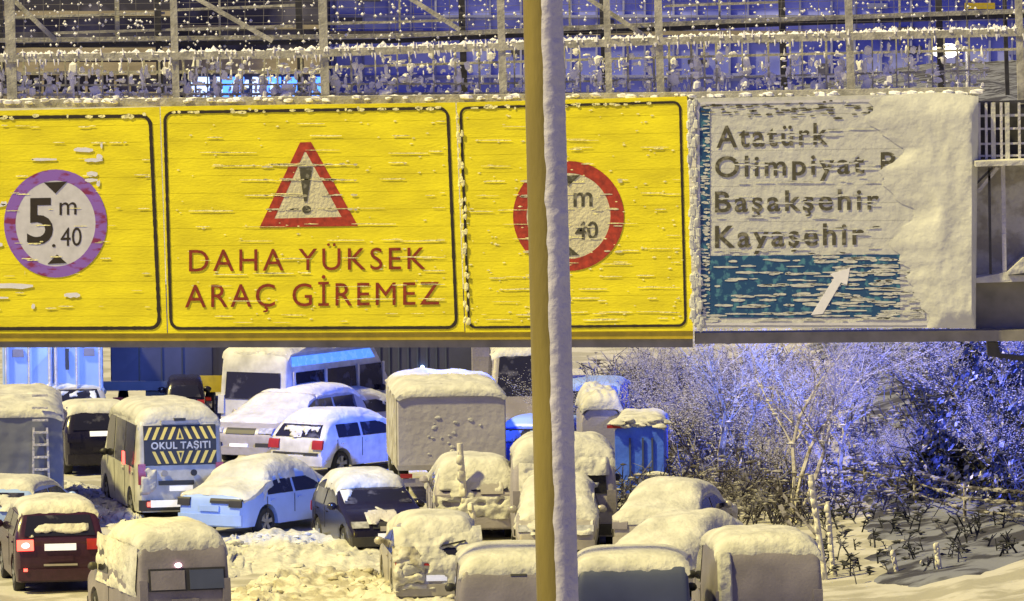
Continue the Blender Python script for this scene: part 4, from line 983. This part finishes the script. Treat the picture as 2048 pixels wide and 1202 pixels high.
for i, (px, py, k_, sc, lab) in enumerate(sp):
    q = G(px, py); q.z = gz(q.x, q.y)
    src = protos[k_]
    if k_ not in used: o = src; used.add(k_)
    else:
        o = src.copy(); col.objects.link(o)
        for ch in src.children: c_ = ch.copy(); col.objects.link(c_); c_.parent = o
    o.location = q; o.rotation_euler = (0, 0, i * 1.3); o.scale = (sc, sc, sc * .9); tag(o, lab, 'shrub', 'bare snowy shrubs on the verge')
for i, (px, py, seed, hh, st, lab) in enumerate(((1575, 1050, 21, 5.0, 3, 'tall bare tree right of centre, its branches reaching the gantry beam'), (1440, 985, 22, 4.4, 3, 'slender bare tree left of the tallest one'), (1690, 1000, 24, 3.4, 2, 'single thin bare sapling on the blue-lit slope'), (1985, 880, 25, 3.4, 3, 'bare tree mixed into the dark growth at the right edge'))):
    q = G(px, py); q.z = gz(q.x, q.y); tr, t, sn = make_shrub(seed, hh, st, .055); e = empty('bare_tree', q, 0); tag(e, lab, 'tree', 'bare trees on the verge')
    tr.build('trunk', 'palebark', e); t.build('crown', 'palebark', e); sn.build('snow_load', 'ice', e)
# undergrowth mass
def thicket(name, area, n, m, seed, hmul=1.0):
    rs = random.Random(seed); b = MB()
    for i in range(n):
        x0, x1, y0, y1 = area; px = rs.uniform(x0, x1); py = rs.uniform(y0, y1); q = G(px, py); q.z = gz(q.x, q.y)
        if fbm(q.x * .35, q.y * .12, seed) < -.35: continue
        h = rs.uniform(.3, 1.15) * hmul; d = Vector((rs.uniform(-.8, .8), rs.uniform(-.4, .4), 1)).normalized(); r = rs.uniform(.012, .03)
        e = q + d * h; b.tube(q, e, r, r * .6, 3, False)
        for _ in range(4):
            d2 = Vector((rs.uniform(-1, 1), rs.uniform(-.6, .6), rs.uniform(-.1, .9))).normalized(); s0 = q.lerp(e, rs.uniform(.3, 1)); e2 = s0 + d2 * h * rs.uniform(.25, .6)
            b.tube(s0, e2, r * .7, r * .3, 3, False)
            if rs.random() < .45: b.blob(e2, rs.uniform(.02, .07), (1.8, 1, .6), .4, 5)
    return tag(b.build(name, m), 'tangled frosted undergrowth covering the verge', 'undergrowth', kind='stuff')
thicket('undergrowth', (1180, 1620, 760, 1060), 1700, 'twig', 1)
thicket('undergrowth', (1580, 1860, 760, 1060), 500, 'twig', 2, .7)
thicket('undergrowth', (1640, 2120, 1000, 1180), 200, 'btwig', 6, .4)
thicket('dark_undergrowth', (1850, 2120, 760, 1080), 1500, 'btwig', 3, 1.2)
# evergreen bulk at the right edge, its dark colour also painting the shadow there
def bush(px, py, wx, hz, seed, lab, m='btwig'):
    rs = random.Random(seed); q = G(px, py); q.z = gz(q.x, q.y); root = empty('evergreen_shrub', q); tag(root, lab, 'shrub', 'dark evergreen shrubs at the right edge')
    MB().tube((0, 0, -.1), (0, 0, hz * .6), .07, .03, 8).build('stem', 'bark', root)
    L = MB(); S = MB()
    for i in range(2600):
        a = rs.uniform(0, 6.283); v_ = rs.random(); rr = (rs.random() ** .4) * (1 - .55 * v_) * (1 + .35 * noise.noise(Vector((a * 1.3, v_ * 4, seed)))); x = wx * rr * math.cos(a); y = wx * .8 * rr * math.sin(a); z = .05 + hz * v_ * (1 + .2 * noise.noise(Vector((x, y, seed))))
        if noise.noise(Vector((x * 1.6, y * 1.6, z * 1.6 + seed))) < -.18: continue
        s_ = rs.uniform(.05, .13); n_ = Vector((rs.uniform(-1, 1), rs.uniform(-1, 1), rs.uniform(-.2, 1))).normalized(); u = n_.orthogonal().normalized() * s_; w_ = n_.cross(u).normalized() * s_ * .5; c_ = Vector((x, y, z))
        (S if rs.random() < .14 and n_.z > .2 else L).add([c_ - u, c_ - w_, c_ + u, c_ + w_], [(0, 1, 2, 3)])
    L.build('foliage', m, root); S.build('snow_load', 'ice', root)
bush(1985, 960, 1.8, 2.6, 1, 'big dark evergreen shrub right of the bright slope, higher of the group')
bush(2045, 1060, 1.6, 2.0, 2, 'dark evergreen shrub against the right edge, lower of the group')
bush(1900, 1040, 1.2, 1.7, 3, 'small dark evergreen shrub at the left of its group')
bush(2060, 800, 1.8, 2.2, 4, 'far dark evergreen shrub under the platform at the right edge')

# ------------------------------------------------------------------ far buildings behind the gantry
def wallrect(b, x0, x1, y0, y1, Y, th=.3): return b.prism([W(x, y, Y) for x, y in ((x0, y1), (x1, y1), (x1, y0), (x0, y0))], (0, th, 0))
YB = 430
def building(name, lab, x0, x1, Y, bands, wallm, extra=None, top=-300):
    o = W((x0 + x1) / 2, 200, Y); o.z = 0; root = empty(name, o); tag(root, lab, 'building')
    a, c_ = W(x0, 0, Y), W(x1, 0, Y); zt = W(x0, top, Y).z
    MB().box(a.x, c_.x, Y, Y + 18, -.5, zt).build('wall', wallm, root, o)
    for nm, u0, u1, v0, v1, m, pr in bands:
        wallrect(MB(), u0, u1, v0, v1, Y - pr, pr - .01).build(nm, m, root, o)
    return root
rs = random.Random(12)
bl = [('floor_band', -140, 345, 96, 112, 'concrete', .5), ('floor_band', -140, 345, 124, 150, 'concrete', .4), ('floor_band', -140, 345, 22, 32, 'concrete', .3), ('base_strip', -140, 345, 184, 200, 'concrete', .3)]
for i in range(16): x = -120 + i * 29; bl.append(('column', x, x + 5, 150, 184, 'concrete', .3))
building('warehouse', 'dark building with brown concrete floor bands behind the left end of the gantry', -140, 346, YB, bl, 'fdark')
bl = [('floor_band', 350, 655, 112, 148, 'concrete', .5), ('floor_band', 350, 655, 50, 58, 'concrete', .3)]
for i, (x0, x1) in enumerate(((382, 418), (428, 440), (444, 488), (505, 530), (534, 562), (568, 594), (624, 652))): bl.append(('shop_window', x0, x1, 154, 198, 'shop' if i in (2, 4, 5, 6) else 'shopw', .2))
for x in range(385, 590, 26): bl.append(('sign_box', x, x + 8, 160 + (x % 3) * 6, 176 + (x % 3) * 6, 'whitelit' if x % 4 == 0 else 'shopw', .35))
building('lit_shop', 'low shopfront glowing blue behind the gantry above the warning sign', 350, 655, YB + 3, bl, 'fdark')
bl = [('facade_band', 660, 2200, y, y + h_, m, .3) for y, h_, m in ((-20, 10, 'fblue2'), (30, 5, 'fblue2'), (62, 8, 'concrete'), (150, 5, 'fblue2'))]
for i in range(30): x = 670 + i * 52 + rs.uniform(-9, 9); bl.append(('mullion', x, x + 4, -60, 175, 'fblue2', .2))
for i in range(22):
    x = rs.uniform(670, 2050); y = rs.uniform(-10, 150); w_ = rs.uniform(15, 60); bl.append(('window', x, x + w_, y, y + rs.uniform(8, 22), rs.choice(('fdark', 'fdark', 'fblue2')), .15 + .01 * (i % 9)))
bl += [('lamp_glow_patch', 1930, 1990, 6, 18, 'yellowp', .5), ('lamp_glow_patch', 330, 356, 0, 0.5, 'yellowp', .2)]  # yellow lamp light painted as flat patches
building('blue_hall', 'long blue-lit building filling the background behind the right half of the gantry', 660, 2250, YB + 8, bl, 'fblue')

# street lamp with a lit head at upper right
q = W(1892, 102, 260); lr = empty('street_lamp', (q.x, q.y, 0)); tag(lr, 'far street lamp with a lit white head at the upper right', 'street lamp')
MB().tube((q.x + .75, q.y, 0), (q.x + .75, q.y, q.z + .1), .10, .07, 10).build('mast', 'ice', lr, (q.x, q.y, 0))
MB().tube((q.x + .75, q.y, q.z + .1), (q.x + .1, q.y, q.z + .12), .05, .05, 8).build('arm', 'steel', lr, (q.x, q.y, 0))
MB().blob((q.x, q.y, q.z), .46, (1.1, .7, .55), .12, 12).build('lamp_head', 'whitelit', lr, (q.x, q.y, 0), smooth=True)

# ------------------------------------------------------------------ added unseen spots that light the scene locally
def spot(loc, tgt, e, c, ang=60, size=.3, blend=.6):
    l = bpy.data.lights.new('spot', 'SPOT'); l.energy = e; l.color = c; l.spot_size = R(ang); l.spot_blend = blend; l.shadow_soft_size = size
    o = bpy.data.objects.new('lamp', l); col.objects.link(o); o.location = loc; o.rotation_euler = (Vector(loc) - Vector(tgt)).to_track_quat('Z', 'Y').to_euler()  # added light only, without a lamp body
# added blue spots over the right verge and beside the jam; warm one front left
tg = G(2010, 930); spot((tg.x + 9, tg.y - 55, 20), tg, 420000, (.09, .14, .9), 22, .5, 1.0)
tg = G(330, 1230); spot((tg.x - 5, tg.y - 12, 10), (tg.x, tg.y + 1, 1.8), 7000, (1, .74, .06), 34, .3, 1.0)
tg = G(650, 940); spot((tg.x + 9, tg.y - 14, 12), (tg.x + 1.2, tg.y, .8), 26000, (.06, .16, 1.0), 24)
tg = G(470, 1060); spot((tg.x + 3.5, tg.y - 12, 4.5), (tg.x, tg.y, .6), 2600, (.16, .34, 1.0), 40)
tg = G(110, 850); spot((tg.x + 3, tg.y - 14, 4.5), (tg.x, tg.y, 2.6), 3600, (.2, .36, 1.0), 40)
tg = G(1260, 960); spot((tg.x + 5, tg.y - 10, 5), (tg.x, tg.y, 1), 2400, (.10, .2, 1.0), 36)
